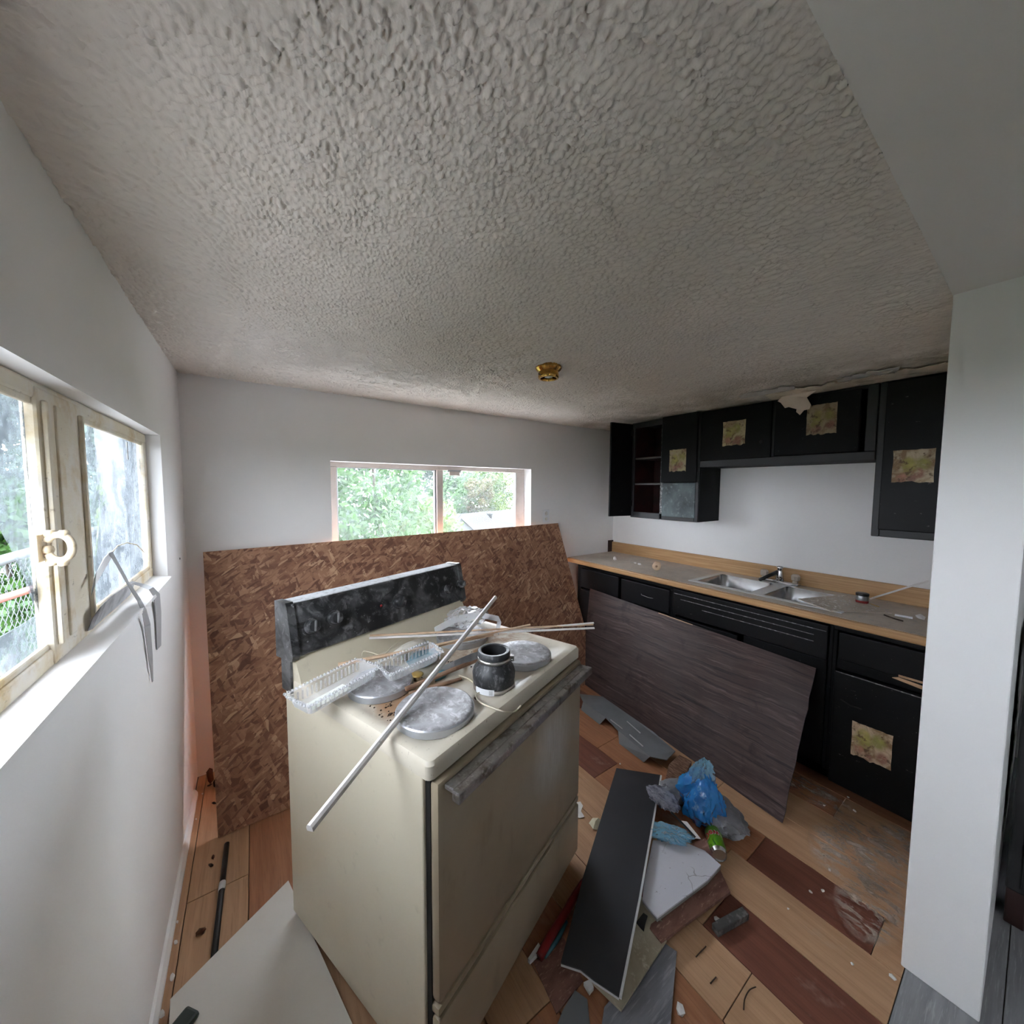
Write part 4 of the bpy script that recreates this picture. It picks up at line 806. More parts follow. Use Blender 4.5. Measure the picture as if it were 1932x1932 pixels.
# paper label round the foot of the coupling
def wrap(a0, a1, r, z0, z1, nseg=12):
    vs = []; fs = []
    for k in range(nseg+1):
        a = a0+(a1-a0)*k/nseg
        for rr_ in (r, r+.0006):
            for zz in (z0, z1): vs.append((rr_*math.cos(a), rr_*math.sin(a), zz))
    for k in range(nseg):
        b = 4*k; fs += [(b+2, b+6, b+7, b+3), (b, b+1, b+5, b+4), (b+1, b+3, b+7, b+5), (b, b+4, b+6, b+2)]
    return vs, fs
va = math.atan2(-cc.y, -cc.x)-SA      # towards the open side of the room
MB().add(*wrap(va-.95, va+.02, .0608*CPS, .001, .020)).build('paper_label', M['sticker'], cp)
MB().add(*wrap(va-.22, va-.05, .0616*CPS, .003, .018)).build('barcode', M['barcode'], cp)
# laths
def lath(name, label, a, b, w_, h_, mat, group=None, roll=0., endmat=None):
    a, b = V(a), V(b); d = (b-a); L = d.length; d.normalize(); s_ = d.cross(V((0, 0, 1))).normalized(); u = s_.cross(d); cr, sr = math.cos(roll), math.sin(roll); s2 = s_*cr+u*sr; u2 = u*cr-s_*sr
    org = a.lerp(b, .5)
    ob = MB().prism([a+s2*x+u2*z for x, z in ((-w_/2, 0), (w_/2, 0), (w_/2, h_*.6), (w_/4, h_), (-w_/4, h_), (-w_/2, h_*.6))], d*L).build(name, M[mat]); tag(ob, label, 'lath', group); return ob
def ext(a, b, px, py):
    """point of the line a-b nearest to the sight line of a pixel"""
    a, b = V(a), V(b); d = b-a; r = V(ray(px, py)); o = V(CAM); n_ = d.cross(r); n2 = r.cross(n_); return a+d*((o-a).dot(n2)/d.dot(n2))
p1 = stp(*sz(716, 1404, .927)); p2 = stp(*sz(868, 1213, .992)); e1 = ext(p1, p2, 577, 1560); e2 = ext(p1, p2, 936, 1130)
lath('white_lath', 'long white square lath lying across the stove and poking out over its left side', e1, e2, .015, .013, 'stickw', None, .15)
def sline(pa, za_, pb, zb_): return stp(*sz(*pa, za_)), stp(*sz(*pb, zb_))
a, b = sline((697, 1205), .978, (1121, 1186), .962); lath('thin_lath', 'thin pale lath on the stove, lowest of the bundle pointing at the sink', a, b, .010, .006, 'stickw', 'bundle of laths on the stove')
a, b = sline((698, 1200), .986, (1119, 1179), .969); lath('thin_lath', 'thin pale lath on the stove, topmost of the bundle pointing at the sink', a, b, .009, .005, 'stickn', 'bundle of laths on the stove')
a, b = sline((930, 1193), .962, (1120, 1176), .978); lath('thin_lath', 'short pale lath fanning out above the end of the bundle over the stove', a, b, .008, .005, 'stickw', 'bundle of laths on the stove')
a, b = sline((638, 1256), .962, (930, 1199), .966); lath('pine_lath', 'raw pine lath with a flared end resting on the clear trays', a, b, .014, .009, 'stickn'); 
a, b = sline((690, 1246), .966, (1000, 1180), .985); lath('pine_lath', 'thin raw pine lath lying alongside the flared one', a, b, .008, .006, 'stickn')
a, b = sline((764, 1303), .922, (905, 1245), .922); lath('brown_strip', 'brown wooden strip lying between the two front burner covers', a, b, .016, .010, 'stickd')
a, b = sline((772, 1310), .912, (870, 1282), .912); lath('brown_strip', 'second brown strip tucked beside the front left burner cover', a, b, .012, .007, 'stickd')
# clear pastry trays with beaded rims
def tray(label, cpx, cpy, z, L, W, H, rz, tilt_, mat='clear', tagp=True):
    c = stp(*sz(cpx, cpy, z)); t_ = thing('clear_tray', label, 'tray', c, 0); t_.rotation_euler = (tilt_[0], tilt_[1], rz)
    MB().rrect([(-L/2+.012, L/2-.012, -W/2+.012, W/2-.012, .012, .0), (-L/2+.004, L/2-.004, -W/2+.004, W/2-.004, .014, H), (-L/2-.006, L/2+.006, -W/2-.006, W/2+.006, .016, H), (-L/2-.006, L/2+.006, -W/2-.006, W/2+.006, .016, H-.002), (-L/2+.003, L/2-.003, -W/2+.003, W/2-.003, .014, H-.002), (-L/2+.011, L/2-.011, -W/2+.011, W/2-.011, .012, -.001)], 5, False).build('shell', M[mat], t_)
    mb = MB(); step = .011
    def ball(x, y): mb.lathe([(0, -.0042), (.003, -.003), (.0045, 0), (.003, .003), (0, .0042)], (x, y, H), 6)
    for k in range(int(L/step)+1): x = -L/2+k*step; ball(x, -W/2-.004); ball(x, W/2+.004)
    for k in range(1, int(W/step)): y = -W/2+k*step; ball(-L/2-.004, y); ball(L/2+.004, y)
    mb.build('beaded_rim', M['bead'], t_, kind='stuff')
    mb = MB()
    for k in range(int(L/.014)):
        x = -L/2+.012+k*.014
        for sg in (-1, 1): mb.bbox(x, x+.004, sg*(W/2-.011)-.002, sg*(W/2-.011)+.002, .003, H-.004, .001)
    mb.build('side_ribs', M['clear2'], t_, kind='stuff')
    if tagp: MB().bbox(-L*.40, L*.12, -W*.32, W*.08, .0030, .0042, .0004).build('paper_label', M['papertag'], t_)
    return t_
tray('open clear plastic tray with a pale label overhanging the left edge of the stove', 634, 1303, .945, .235, .105, .034, SA+math.radians(6), (.02, -.03))
tray('clear ribbed plastic tray leaning behind the labelled one on the stove', 775, 1258, .950, .20, .085, .036, SA+math.radians(-8), (.10, -.05), 'clear', False)
def crumple(name, label, cat, c, r, mat, seed, sub=3, amp=.45, freq=2.2, rz=0, parent=None, flat=True, ridge=True):
    bm = bmesh.new(); bmesh.ops.create_icosphere(bm, subdivisions=sub, radius=1)
    for v in bm.verts:
        p = v.co.copy(); q = p*freq+V((seed*3.1, seed*1.7, seed))
        d = mnoise.noise(q)+.5*mnoise.noise(q*2.3)
        if ridge: d = 1-2*abs(d)*1.3
        v.co = p*(1+amp*d*.55+.12*mnoise.noise(q*4))
    mb = MB(); mb.bm(bm, Matrix.Translation(c)@Matrix.Rotation(rz, 4, 'Z')@Matrix.Diagonal((*r, 1)), not flat)
    if parent: return mb.build(name, M[mat], parent, True)
    return tag(mb.build(name, M[mat]), label, cat)
crumple('clear_wrapper', 'crumpled clear plastic packaging at the back right of the stove', 'packaging', stp(.685, .50, .965), (.085, .075, .03), 'clear2', 3, 4, .6, 2.6, SA)
tag(MB().ribbon([stp(*sz(820, 1190, .95)), stp(*sz(860, 1168, .985)), stp(*sz(905, 1160, .995)), stp(*sz(943, 1168, .985)), stp(*sz(938, 1192, .945))], .05, (.3, .9, .2), .0012).build('plastic_strip', M['clear2']), 'folded strip of clear plastic rising from the crumpled packaging', 'packaging')
crumple('foam_lump', 'lump of dirty white foam under the laths on the stove', 'foam', stp(.345, .475, .940), (.085, .030, .028), 'foam', 5, 3, .3, 2.0, SA, flat=False, ridge=False)
crumple('teal_cloth', 'scrunched teal cloth behind the ribbed clear tray', 'cloth', stp(.335, .39, .934), (.060, .035, .024), 'bluecloth', 8, 3, .4, 2.0, SA, flat=False)
crumple('teal_rag', 'small teal rag end below the ribbed clear tray', 'cloth', stp(.300, .275, .918), (.030, .018, .010), 'bluecloth', 9, 2, .4, 2.0, SA, flat=False)
q = stp(*sz(787, 1283, .909)); yc = thing('yellow_cap', 'yellowed plastic cap with a stem on the stove top', 'cap', q, SA)
MB().lathe([(.010, 0), (.011, .016), (.010, .018)], (0, 0, 0), 14).build('stem', M['ivory'], yc); MB().lathe([(.020, .017), (.022, .020), (.016, .024), (0, .026)], (0, 0, 0), 20).build('rim', M['yellow'], yc)
q = stp(*sz(880, 1254, .909)); yb_ = thing('ivory_clip', 'ivory plastic clip beside the foot of the rubber coupling', 'clip', q, SA+.4)
MB().tube([(-.012, 0, .004), (-.012, 0, .018), (-.006, 0, .026), (.006, 0, .026), (.012, 0, .018), (.012, 0, .004)], .0045, 8).build('loop', M['ivory'], yb_); MB().bbox(-.016, .016, -.006, .006, 0, .005, .001).build('foot', M['ivory'], yb_)
q = stp(.500, .205, .936); pg = thing('plug_socket', 'small chrome and yellow plug lying on the right burner cover', 'plug', q, SA+.35)
MB().lathe([(.011, 0), (.012, .006), (.012, .040), (.008, .044)], (0, 0, .012), 14, 'x').build('barrel', M['chrome'], pg); MB().bbox(-.012, .003, -.013, .013, 0, .026, .004).build('plug_face', M['ivory'], pg)
mt_ = tag(MB().ribbon([stp(.30, .30, .912), stp(.36, .265, .930), stp(.42, .24, .940), stp(.455, .232, .938)], .034, (.2, .3, .9), .0016).build('metal_strap', M['greymetal']), 'bent grey metal strap behind the rubber coupling', 'strap')
def cable(name, label, pts, r, mat, cat='cable'):
    # smooth the polyline
    P_ = [V(p) for p in pts]; out = []
    for i in range(len(P_)-1):
        p0, p1_, p2_, p3 = P_[max(i-1, 0)], P_[i], P_[i+1], P_[min(i+2, len(P_)-1)]
        for k in range(6):
            t = k/6; out.append(.5*((2*p1_)+(p2_-p0)*t+(2*p0-5*p1_+4*p2_-p3)*t*t+(3*p1_-p0-3*p2_+p3)*t**3))
    out.append(P_[-1]); return tag(MB().tube(out, r, 6).build(name, M[mat]), label, cat)
cable('cream_cable', 'thin cream cable looping over the front edge of the stove', [stp(*sz(866, 1274, .912)), stp(*sz(888, 1283, .912)), stp(*sz(905, 1303, .913)), stp(*sz(898, 1312, .914)), stp(*sz(905, 1324, .917)), stp(*sz(930, 1336, .924)), stp(*sz(950, 1342, .923)), stp(*sy(970, 1343, -.022)), stp(*sy(983, 1331, -.030))], .0026, 'wire')
cable('cream_cable', 'thin cream cable curling behind the raw pine lath', [stp(*sz(683, 1238, .93)), stp(*sz(686, 1229, .945)), stp(*sz(700, 1231, .950)), stp(*sz(722, 1236, .945)), stp(*sz(740, 1220, .960)), stp(*sz(756, 1209, .965))], .0020, 'wire')
# rust crumbs on the cooktop
r_ = random.Random(3)
def chip(name, label, cat, c, s, mat, seed, group=None, rz=None):
    r = random.Random(seed); bm = bmesh.new(); bmesh.ops.create_icosphere(bm, subdivisions=1, radius=1)
    for v in bm.verts: v.co *= r.uniform(.7, 1.2)
    lo = min(v.co.z for v in bm.verts)
    mb = MB(); mb.bm(bm, Matrix.Translation((c[0], c[1], c[2]-lo*s[2]))@Matrix.Rotation(r.uniform(0, 6) if rz is None else rz, 4, 'Z')@Matrix.Diagonal((*s, 1))); return tag(mb.build(name, M[mat]), label, cat, group)
mb = MB()
for k in range(150):
    cx, cyy = r_.choice([(.14, .25), (.10, .25), (.43, .26), (.33, .28), (.08, .22)]); x, y = cx+r_.gauss(0, .045), cyy+r_.gauss(0, .04); s_ = r_.uniform(.001, .0028)
    if not (.05 < x < .75 and .05 < y < .55): continue
    mb.box(x-s_, x+s_, y-s_*.7, y+s_*.7, .9082, .9082+s_)
tag(mb.build('rust_crumbs', M['crumb'], st) if False else mb.build('rust_crumbs', M['crumb'], base=False), 'dark rusty crumbs scattered between the burner covers', 'crumbs')['kind'] = 'stuff'
o_ = bpy.data.objects['rust_crumbs']; o_.location = S0; o_.rotation_euler = (0, 0, SA)
chip('burnt_clump', 'black burnt clump on the stove beside the tray', 'clump', stp(*sz(747, 1315, .909)), (.011, .008, .005), 'crumb', 61); chip('burnt_clump', 'black burnt clump behind the brown strips on the stove', 'clump', stp(*sz(852, 1255, .909)), (.014, .008, .006), 'crumb', 62); chip('burnt_clump', 'small black clump to the right of the front burner cover', 'clump', stp(*sz(897, 1320, .909)), (.006, .005, .004), 'crumb', 63)
# ------------------------------------------------------------------ things on the worktop
zc = .9135
def spool(c, rz):
    t_ = thing('spool', 'small tan spool lying on the worktop left of the sink', 'spool', c, rz)
    for x in (-.026, .020): MB().lathe([(.006, 0), (.030, 0), (.032, .003), (.030, .006), (.006, .006)], (x, 0, .032), 24, 'x').build('flange', M['stickn'], t_)
    MB().lathe([(.019, -.022), (.020, 0), (.019, .022)], (0, 0, .032), 20, 'x').build('drum', M['stickn'], t_); MB().lathe([(0, -.034), (.008, -.033), (.009, -.026)], (0, 0, .032), 10, 'x').build('hub', M['stickd'], t_)
spool((2.60, 1.735, zc), .5)
chip('plaster_lump', 'upright plaster lump nearest the back wall on the worktop', 'plaster', atz(1160, 1058, zc), (.022, .016, .024), 'plaster', 11); chip('plaster_lump', 'white plaster lump between the upright lump and the spool', 'plaster', atz(1198, 1064, zc), (.018, .014, .010), 'plaster', 12); chip('plaster_lump', 'second white lump touching the one beside the spool', 'plaster', atz(1206, 1066, zc), (.018, .012, .011), 'plaster', 13)
cq = atz(1626, 1140, zc); tc_ = thing('tin_can', 'small grey and red tin can with a dark lid beside the sink', 'tin', cq, .3)
MB().lathe([(.026, 0), (.027, .002), (.027, .052), (.026, .054)], (0, 0, 0), 28).build('body', M['greymetal'], tc_); MB().lathe([(.0272, .004), (.0276, .004), (.0276, .024), (.0272, .024)], (0, 0, 0), 28).build('label_band', M['redcable'], tc_); MB().lathe([(.0278, .050), (.0285, .052), (.0285, .062), (.026, .064), (0, .064)], (0, 0, 0), 28).build('lid', M['black_item'], tc_)
lath('white_stick', 'long white stick leaning from the worktop up to the oak upstand', atz(1642, 1131, .919), atx(1753, 1097, XR-.030), .010, .008, 'stickw')
cq = atz(1727, 1139, zc); bt = thing('small_jar', 'small purple jar with a white label at the column end of the worktop', 'jar', cq, .2)
MB().lathe([(.028, 0), (.030, .003), (.030, .040), (.022, .047), (.022, .058)], (0, 0, 0), 24).build('glass', P('purple_jar', (.13, .07, .10), .3), bt); MB().add(*wrap(2.4, 4.4, .0305, .008, .032)).build('paper_label', M['sticker'], bt)
q0, q1, q2, q3 = atz(1506, 1131, .9235), atz(1596, 1123, .9235), atz(1684, 1158, .9165), atz(1566, 1154, .9165)
dp = thing('dusty_board', 'thin grey dusty board with paint flakes lying half over the sink', 'board', tuple(V(q0).lerp(V(q2), .5)))
MB().prism([q0, q1, q2, q3], (0, 0, .005)).build('board', M['counter'], dp, True)
mb = MB(); r_ = random.Random(9)
for k in range(150):
    u, v_ = r_.random(), r_.random(); p = (V(q0)*(1-u)+V(q1)*u)*(1-v_)+(V(q3)*(1-u)+V(q2)*u)*v_; s_ = r_.uniform(.002, .007); a = r_.uniform(0, 3)
    Mx = Matrix.Translation(p+V((0, 0, .0052)))@Matrix.Rotation(a, 4, 'Z')@Matrix.Rotation(r_.uniform(-.3, .3), 4, 'X'); mb.box(-s_, s_, -s_*.35, s_*.35, 0, .0012, Mx)
mb.build('paint_flakes', M['plaster'], dp, True, kind='stuff')
mb = MB()
for k in range(170):
    y = r_.choice([r_.uniform(.22, .55), r_.uniform(.22, .55), r_.uniform(1.45, 2.45)]); x = r_.uniform(2.41, 2.95); s_ = r_.uniform(.0015, .005)
    mb.box(-s_, s_, -s_*.5, s_*.5, 0, .0012, Matrix.Translation((x, y, zc+.0003))@Matrix.Rotation(r_.uniform(0, 3), 4, 'Z'))
tag(mb.build('plaster_flakes', M['plaster'], base=False), 'tiny white plaster flakes scattered over the worktop', 'flakes')['kind'] = 'stuff'
lath('stick_stub', 'short pencil like yellow stick beside the tin can', atz(1640, 1140, zc), atz(1658, 1146, zc), .007, .006, 'yellow'); cable('white_tube', 'white plastic tube end lying on the worktop by the column', [atz(1688, 1160, zc+.006), atz(1705, 1163, zc+.006), atz(1722, 1166, zc+.006)], .006, 'sticker', 'tube'); chip('plaster_lump', 'white plaster lump at the column end of the worktop', 'plaster', atz(1736, 1168, zc), (.024, .018, .014), 'plaster', 14)
cable('dark_twig', 'dark splintered twig lying across the dusty board', [atz(1668, 1160, .9225), atz(1684, 1166, .920), atz(1704, 1172, .917)], .0035, 'crumb', 'twig')
# ------------------------------------------------------------------ walls and ceiling fittings
op = aty(1030, 974, YB-.004); ol = thing('wall_outlet', 'white wall outlet right of the back window above the strand board', 'outlet', (op[0], YB-.001, op[2]-.055))
MB().bbox(-.036, .036, -.006, 0, 0, .112, .003).build('cover_plate', M['sticker'], ol)
for zz in (.032, .080): s_ = MB().lathe([(.015, .006), (.016, .0078), (.012, .0082), (0, .0082)], (0, 0, zz), 16, 'y').build('receptacle', M['porcelain'], ol); MB().bbox(-.006, -.003, -.0088, -.008, zz-.005, zz+.005, .0005).build('slot', M['gap'], s_)
lp = atz(1035, 692, ZC); clt = thing('ceiling_lamp_base', 'bare brass ceiling lamp base without its shade', 'ceiling lamp', (lp[0], lp[1], ZC-.055))
MB().lathe([(.060, .058), (.062, .045), (.055, .036), (.046, .030), (.042, .028)], (0, 0, 0), 36).build('canopy', M['brass'], clt, sharp=40)
MB().lathe([(.046, .032), (.048, .020), (.048, .004), (.045, 0), (.038, 0), (.036, .006), (.036, .026), (0, .026)], (0, 0, 0), 36).build('fitter_ring', M['brass'], clt, sharp=40)
MB().lathe([(.016, .026), (.018, .008), (.014, .006), (.012, .018), (0, .018)], (0, 0, 0), 24).build('socket', M['porcelain'], clt)
MB().tube([(-.046, 0, .010), (-.064, -.006, .010)], .0025, 6).build('set_screw', M['darkmetal'], clt)
# bare paper band and torn flap along the cabinets
r_ = random.Random(21)
def peel(label, pts, mat='plaster_patch', th=.004, dz=0.):
    return tag(MB().prism([(x, y, ZC-.0125-dz) for x, y in pts], (0, 0, th)).build('peeling_ceiling_paper', M[mat]), label, 'ceiling paper')
def zone(xa, xb, ya, yb, n, jag, seed):
    r = random.Random(seed); P_ = []
    for k in range(n): P_.append((xa+r.uniform(-jag, jag), ya+(yb-ya)*k/n))
    for k in range(n): P_.append((xb+r.uniform(-jag*.2, 0), yb+(ya-yb)*k/n))
    return P_
peel('ragged strip of bare ceiling paper along the wall cabinets', zone(2.52, 2.685, .22, 1.02, 34, .035, 1)); peel('pale flaking ceiling patch left of the torn flap', zone(2.40, 2.50, .82, 1.12, 16, .03, 2), 'plaster', .003, -.001); peel('pale flaking ceiling patch right of the torn flap', zone(2.43, 2.52, .42, .66, 14, .025, 3), 'plaster', .003, -.001)
fpx = [(1487, 722), (1512, 717), (1545, 716), (1552, 733), (1540, 737), (1522, 750), (1530, 764), (1527, 772), (1517, 774), (1509, 783), (1502, 777), (1503, 772), (1488, 768), (1481, 770), (1473, 760), (1467, 757), (1480, 744)]
pts = []
for (x, y) in fpx:
    k = max(0, min(1, (y-716)/66)); xx = 2.60+.030*math.sin(k*2.6); pts.append(atx(x, y, xx))
tag(MB().prism(pts, (.003, 0, .001)).build('torn_ceiling_flap', M['flap']), 'torn flap of ceiling paper hanging over the wall cabinet doors', 'ceiling paper')
# duct tape on the left window
TX = FX+.02
def wpt(px, py, x): return atx(px, py, x)
tag(MB().ribbon([wpt(170, 1178, -.318), wpt(182, 1166, -.312), wpt(202, 1146, -.310), wpt(228, 1126, -.310), wpt(250, 1110, -.310)], [.030, .052, .058, .055, .040], (.30, .05, .95), .0015).build('tape_roll', M['tape2']), 'wide grey tape strip curling along the window sill', 'tape')
tag(MB().ribbon([wpt(172, 1118, TX), wpt(180, 1094, TX), wpt(195, 1066, TX), wpt(210, 1046, TX)], [.022, .040, .046, .030], (.1, -.75, -.62), .0012).build('tape_strip', M['tape']), 'folded grey tape strip rising to a point on the right pane', 'tape')
tag(MB().ribbon([wpt(208, 1042, TX+.002), wpt(222, 1066, TX+.006), wpt(240, 1098, TX+.012), wpt(262, 1132, TX+.02), wpt(272, 1152, XL+.014), wpt(278, 1180, XL+.010), wpt(284, 1240, XL+.008), wpt(288, 1286, XL+.006)], [.016, .012, .012, .016, .02, .03, .022, .006], (.25, .9, .1), .0012).build('tape_strip', M['tape']), 'long twisted grey tape strip hanging from the pane over the sill', 'tape')
tag(MB().ribbon([wpt(246, 1098, -.312), wpt(268, 1104, -.302), wpt(285, 1110, XL+.010), wpt(296, 1124, XL+.012), wpt(299, 1160, XL+.008), wpt(300, 1222, XL+.006)], [.02, .026, .03, .045, .045, .035], (.15, .95, .05), .0012).build('tape_strip', M['tape']), 'broad grey tape end hanging down the wall beside the sill', 'tape')
tag(MB().tube([tuple(V(wpt(x, y, TX))) for x, y in ((210, 1044), (222, 1030), (240, 1024), (258, 1028), (272, 1042))], .0016, 6).build('wire_hook', M['wire']), 'thin white wire arcing over the tape on the right pane', 'wire')
tag(MB().bbox(FX-.011, FX-.008, 1.772, 1.782, 1.640, 1.70, .001).build('hanging_tab', M['tape2']), 'tiny grey tab hanging at the top of the right pane', 'tab')
q = wpt(338, 1054, XL+.002); tag(MB().lathe([(.006, .002), (.003, .004), (0, .003)], q, 9, 'x').build('wall_hole_plug', M['darkcard']), 'small dark hole plug in the left wall near the corner', 'plug')
# broken corner at the foot of the walls
chip('rotten_splinter', 'dark rotten splinters at the floor corner left of the strand board', 'splinter', (XL+.06, YB-.10, .002), (.016, .012, .06), 'leafdead', 31); chip('rotten_splinter', 'second dark splinter standing beside the rotten corner', 'splinter', (XL+.09, YB-.14, .002), (.012, .020, .03), 'crumb', 32)
# ------------------------------------------------------------------ floor, left of the stove
zz = .030
sc = [V(atz(544, 1661, .031)), V(atz(321, 1885, .031)), V(atz(318, 1960, .031)), V(atz(345, 2150, .031)), V(atz(700, 2010, .031))]
tag(MB().prism(sc, (0, 0, -.005)).build('hardboard_sheet', M['sheet']), 'off white flat panel lying on the floor against the left side of the stove', 'panel')
tag(MB().bbox(-.03, .03, -.025, .025, 0, .02, .008, Matrix.Translation(V(atz(345, 1938, .032)))@Matrix.Rotation(.7, 4, 'Z')).build('green_block', M['darkgreen']), 'dark green plastic block on the white panel at the bottom edge', 'block')
rd = thing('black_rod', 'black metal rod with a white tape joint on the floor left of the stove', 'rod', (-.148, 1.7, 0))
ra, rb = V(atz(428, 1592, .012)), V(atz(402, 1822, .012)); rm = ra.lerp(rb, .42); rb2 = rb+(rb-ra)*.25
MB().tube([ra, rm, rb2], .0095, 12).build('rod', M['rod'], rd, True); MB().tube([ra.lerp(rb, .385), ra.lerp(rb, .455)], .0112, 12).build('tape_joint', M['tapew'], rd, True)
chip('dead_leaf', 'curled reddish dead leaf on the floor beside the black rod', 'leaf', atz(380, 1760, .001), (.018, .010, .008), 'leafdead', 33); chip('dead_leaf', 'small curled dead leaf near the top of the black rod', 'leaf', atz(402, 1618, .001), (.012, .005, .004), 'leafdead', 34)
for k, (x, y, s_) in enumerate([(382, 1498, .016), (370, 1546, .012), (335, 1740, .014), (332, 1778, .020), (325, 1845, .026), (305, 1915, .026), (385, 1455, .014)]):
    chip('paint_chip', ['white paint chip near the lower left corner of the strand board', 'white paint chip beside the bottom corner of the strand board by the wall', 'white paint chip by the left wall level with the dead leaf', 'white paint chip by the left wall just below the dead leaf', 'long white paint chip by the wall above the hardboard corner', 'large white paint chip by the wall at the bottom edge', 'white paint chip at the rotten corner behind the strand board'][k], 'paint chip', atz(x, y, .0005), (s_*.28, s_*.55, .0015), 'plaster', 50+k, 'paint chips along the left wall', 0.2)
for k, (x, y) in enumerate([(396, 1483), (404, 1516), (398, 1634)]): chip('bark_crumb', ['dark bark crumb highest along the left edge of the strand board', 'dark bark crumb at the lower left edge of the strand board', 'dark bark crumb just left of the black rod'][k], 'crumb', atz(x, y, .0005), (.014, .006, .005), 'crumb', 70+k, 'dark crumbs left of the strand board')
# ------------------------------------------------------------------ rubble right of the stove
def onplane(pts, three):
    a, b, c = [V(atz(*p)) for p in three]; n_ = (b-a).cross(c-a).normalized(); return [tuple(plane(x, y, tuple(n_), n_.dot(a))) for x, y in pts]
def sheetp(name, label, cat, pts, th, mat, edge=None, group=None):
    P_ = [V(atz(*p)) if len(p) == 3 and p[0] > 10 else V(p) for p in pts]
    if edge is None: return tag(MB().prism(P_, (0, 0, -th)).build(name, M[mat]), label, cat, group)
    c = sum(P_, V())/len(P_); t_ = thing(name, label, cat, (c.x, c.y, c.z-th), 0, group)
    MB().prism([p+V((0, 0, 0)) for p in P_], (0, 0, -th*.35)).build('face', M[mat], t_, True)
    MB().prism([c+(p-c)*.997+V((0, 0, -th*.35)) for p in P_], (0, 0, -th*.65)).build('core', M[edge], t_, True); return t_
sheetp('grey_vinyl_plank', 'grey weathered vinyl plank under the beige board at the bottom of the pile', 'plank', [(1255, 1780, .012), (1277, 1795, .012), (1264, 1945, .012), (1262, 2040, .012), (1120, 2040, .012), (1140, 1900, .012), (1190, 1840, .012)], .006, 'greyplank')
sheetp('grey_vinyl_offcut', 'dark grey offcut lying on the floor at the bottom edge beside the stove', 'offcut', [(1035, 1975, .008), (1062, 1905, .008), (1085, 1868, .008), (1108, 1885, .008), (1116, 1960, .008), (1090, 2050, .008)], .006, 'greyplastic')
sheetp('fibre_board', 'dark brown fibre board flat on the floor in front of the stove', 'board', [(1000, 1800, .006), (1050, 1745, .006), (1075, 1790, .006), (1100, 1850, .006), (1050, 1912, .006)], .005, 'redcard')
sheetp('strand_board_scrap', 'reddish strand board scrap under the white tile', 'board', [(1180, 1660, .040), (1330, 1580, .036), (1378, 1682, .036), (1280, 1752, .036), (1248, 1778, .036), (1215, 1740, .036)], .012, 'redcard')
sheetp('beige_board', 'stained beige board under the charcoal plank', 'board', [(1190, 1680, .052), (1232, 1705, .046), (1263, 1765, .030), (1172, 1905, .030), (1115, 1850, .034), (1140, 1790, .04)], .008, 'beige')
sheetp('white_tile', 'cracked white ceiling tile lying on the rubble pile', 'ceiling tile', onplane([(1232, 1585), (1290, 1588), (1330, 1605), (1360, 1632), (1335, 1660), (1282, 1700), (1240, 1731), (1212, 1697), (1216, 1660)], ((1228, 1585, .075), (1360, 1632, .070), (1240, 1731, .075))), .018, 'tile', 'tileedge')
bp_ = onplane([(1163, 1449), (1246, 1462), (1206, 1690), (1168, 1880), (1120, 1848), (1095, 1828), (1058, 1816), (1100, 1655)], ((1163, 1449, .095), (1246, 1462, .100), (1168, 1880, .105)))
t_ = sheetp('charcoal_plank', 'long charcoal laminate plank lying on top of the rubble beside the stove', 'plank', bp_, .014, 'slate', 'whiteedge')
P_ = [V(p) for p in (bp_[1], bp_[2], bp_[3])]; mb = MB()
sd = (P_[2]-P_[0]).cross(V((0, 0, 1))).normalized(); sd = sd if sd.x > 0 else -sd
for a, b in ((P_[0], P_[1]), (P_[1], P_[2])): mb.prism([a, b, b+sd*.007, a+sd*.007], (0, 0, -.006))
mb.build('pale_edge', M['whiteedge'], t_, True)
tag(MB().prism([V(atz(*p)) for p in ((1200, 1740, .058), (1214, 1722, .060), (1222, 1728, .062), (1217, 1745, .058), (1215, 1757, .056), (1208, 1750, .056))], (0, 0, -.002)).build('black_scrap', M['black_item']), 'torn black plastic scrap on the beige board', 'scrap')
q = atz(1378, 1745, 0); tag(MB().bbox(-.075, .075, -.014, .014, 0, .026, .003, Matrix.Translation((q[0], q[1], 0))@Matrix.Rotation(math.radians(-14), 4, 'Z')).build('dark_offcut', M['darkcard']), 'short dark crumbly offcut lying alone on the floor boards', 'offcut')
chip('plaster_chip', 'white plaster chip touching the dark offcut on the floor', 'plaster', atz(1352, 1738, .001), (.012, .010, .008), 'plaster', 81)
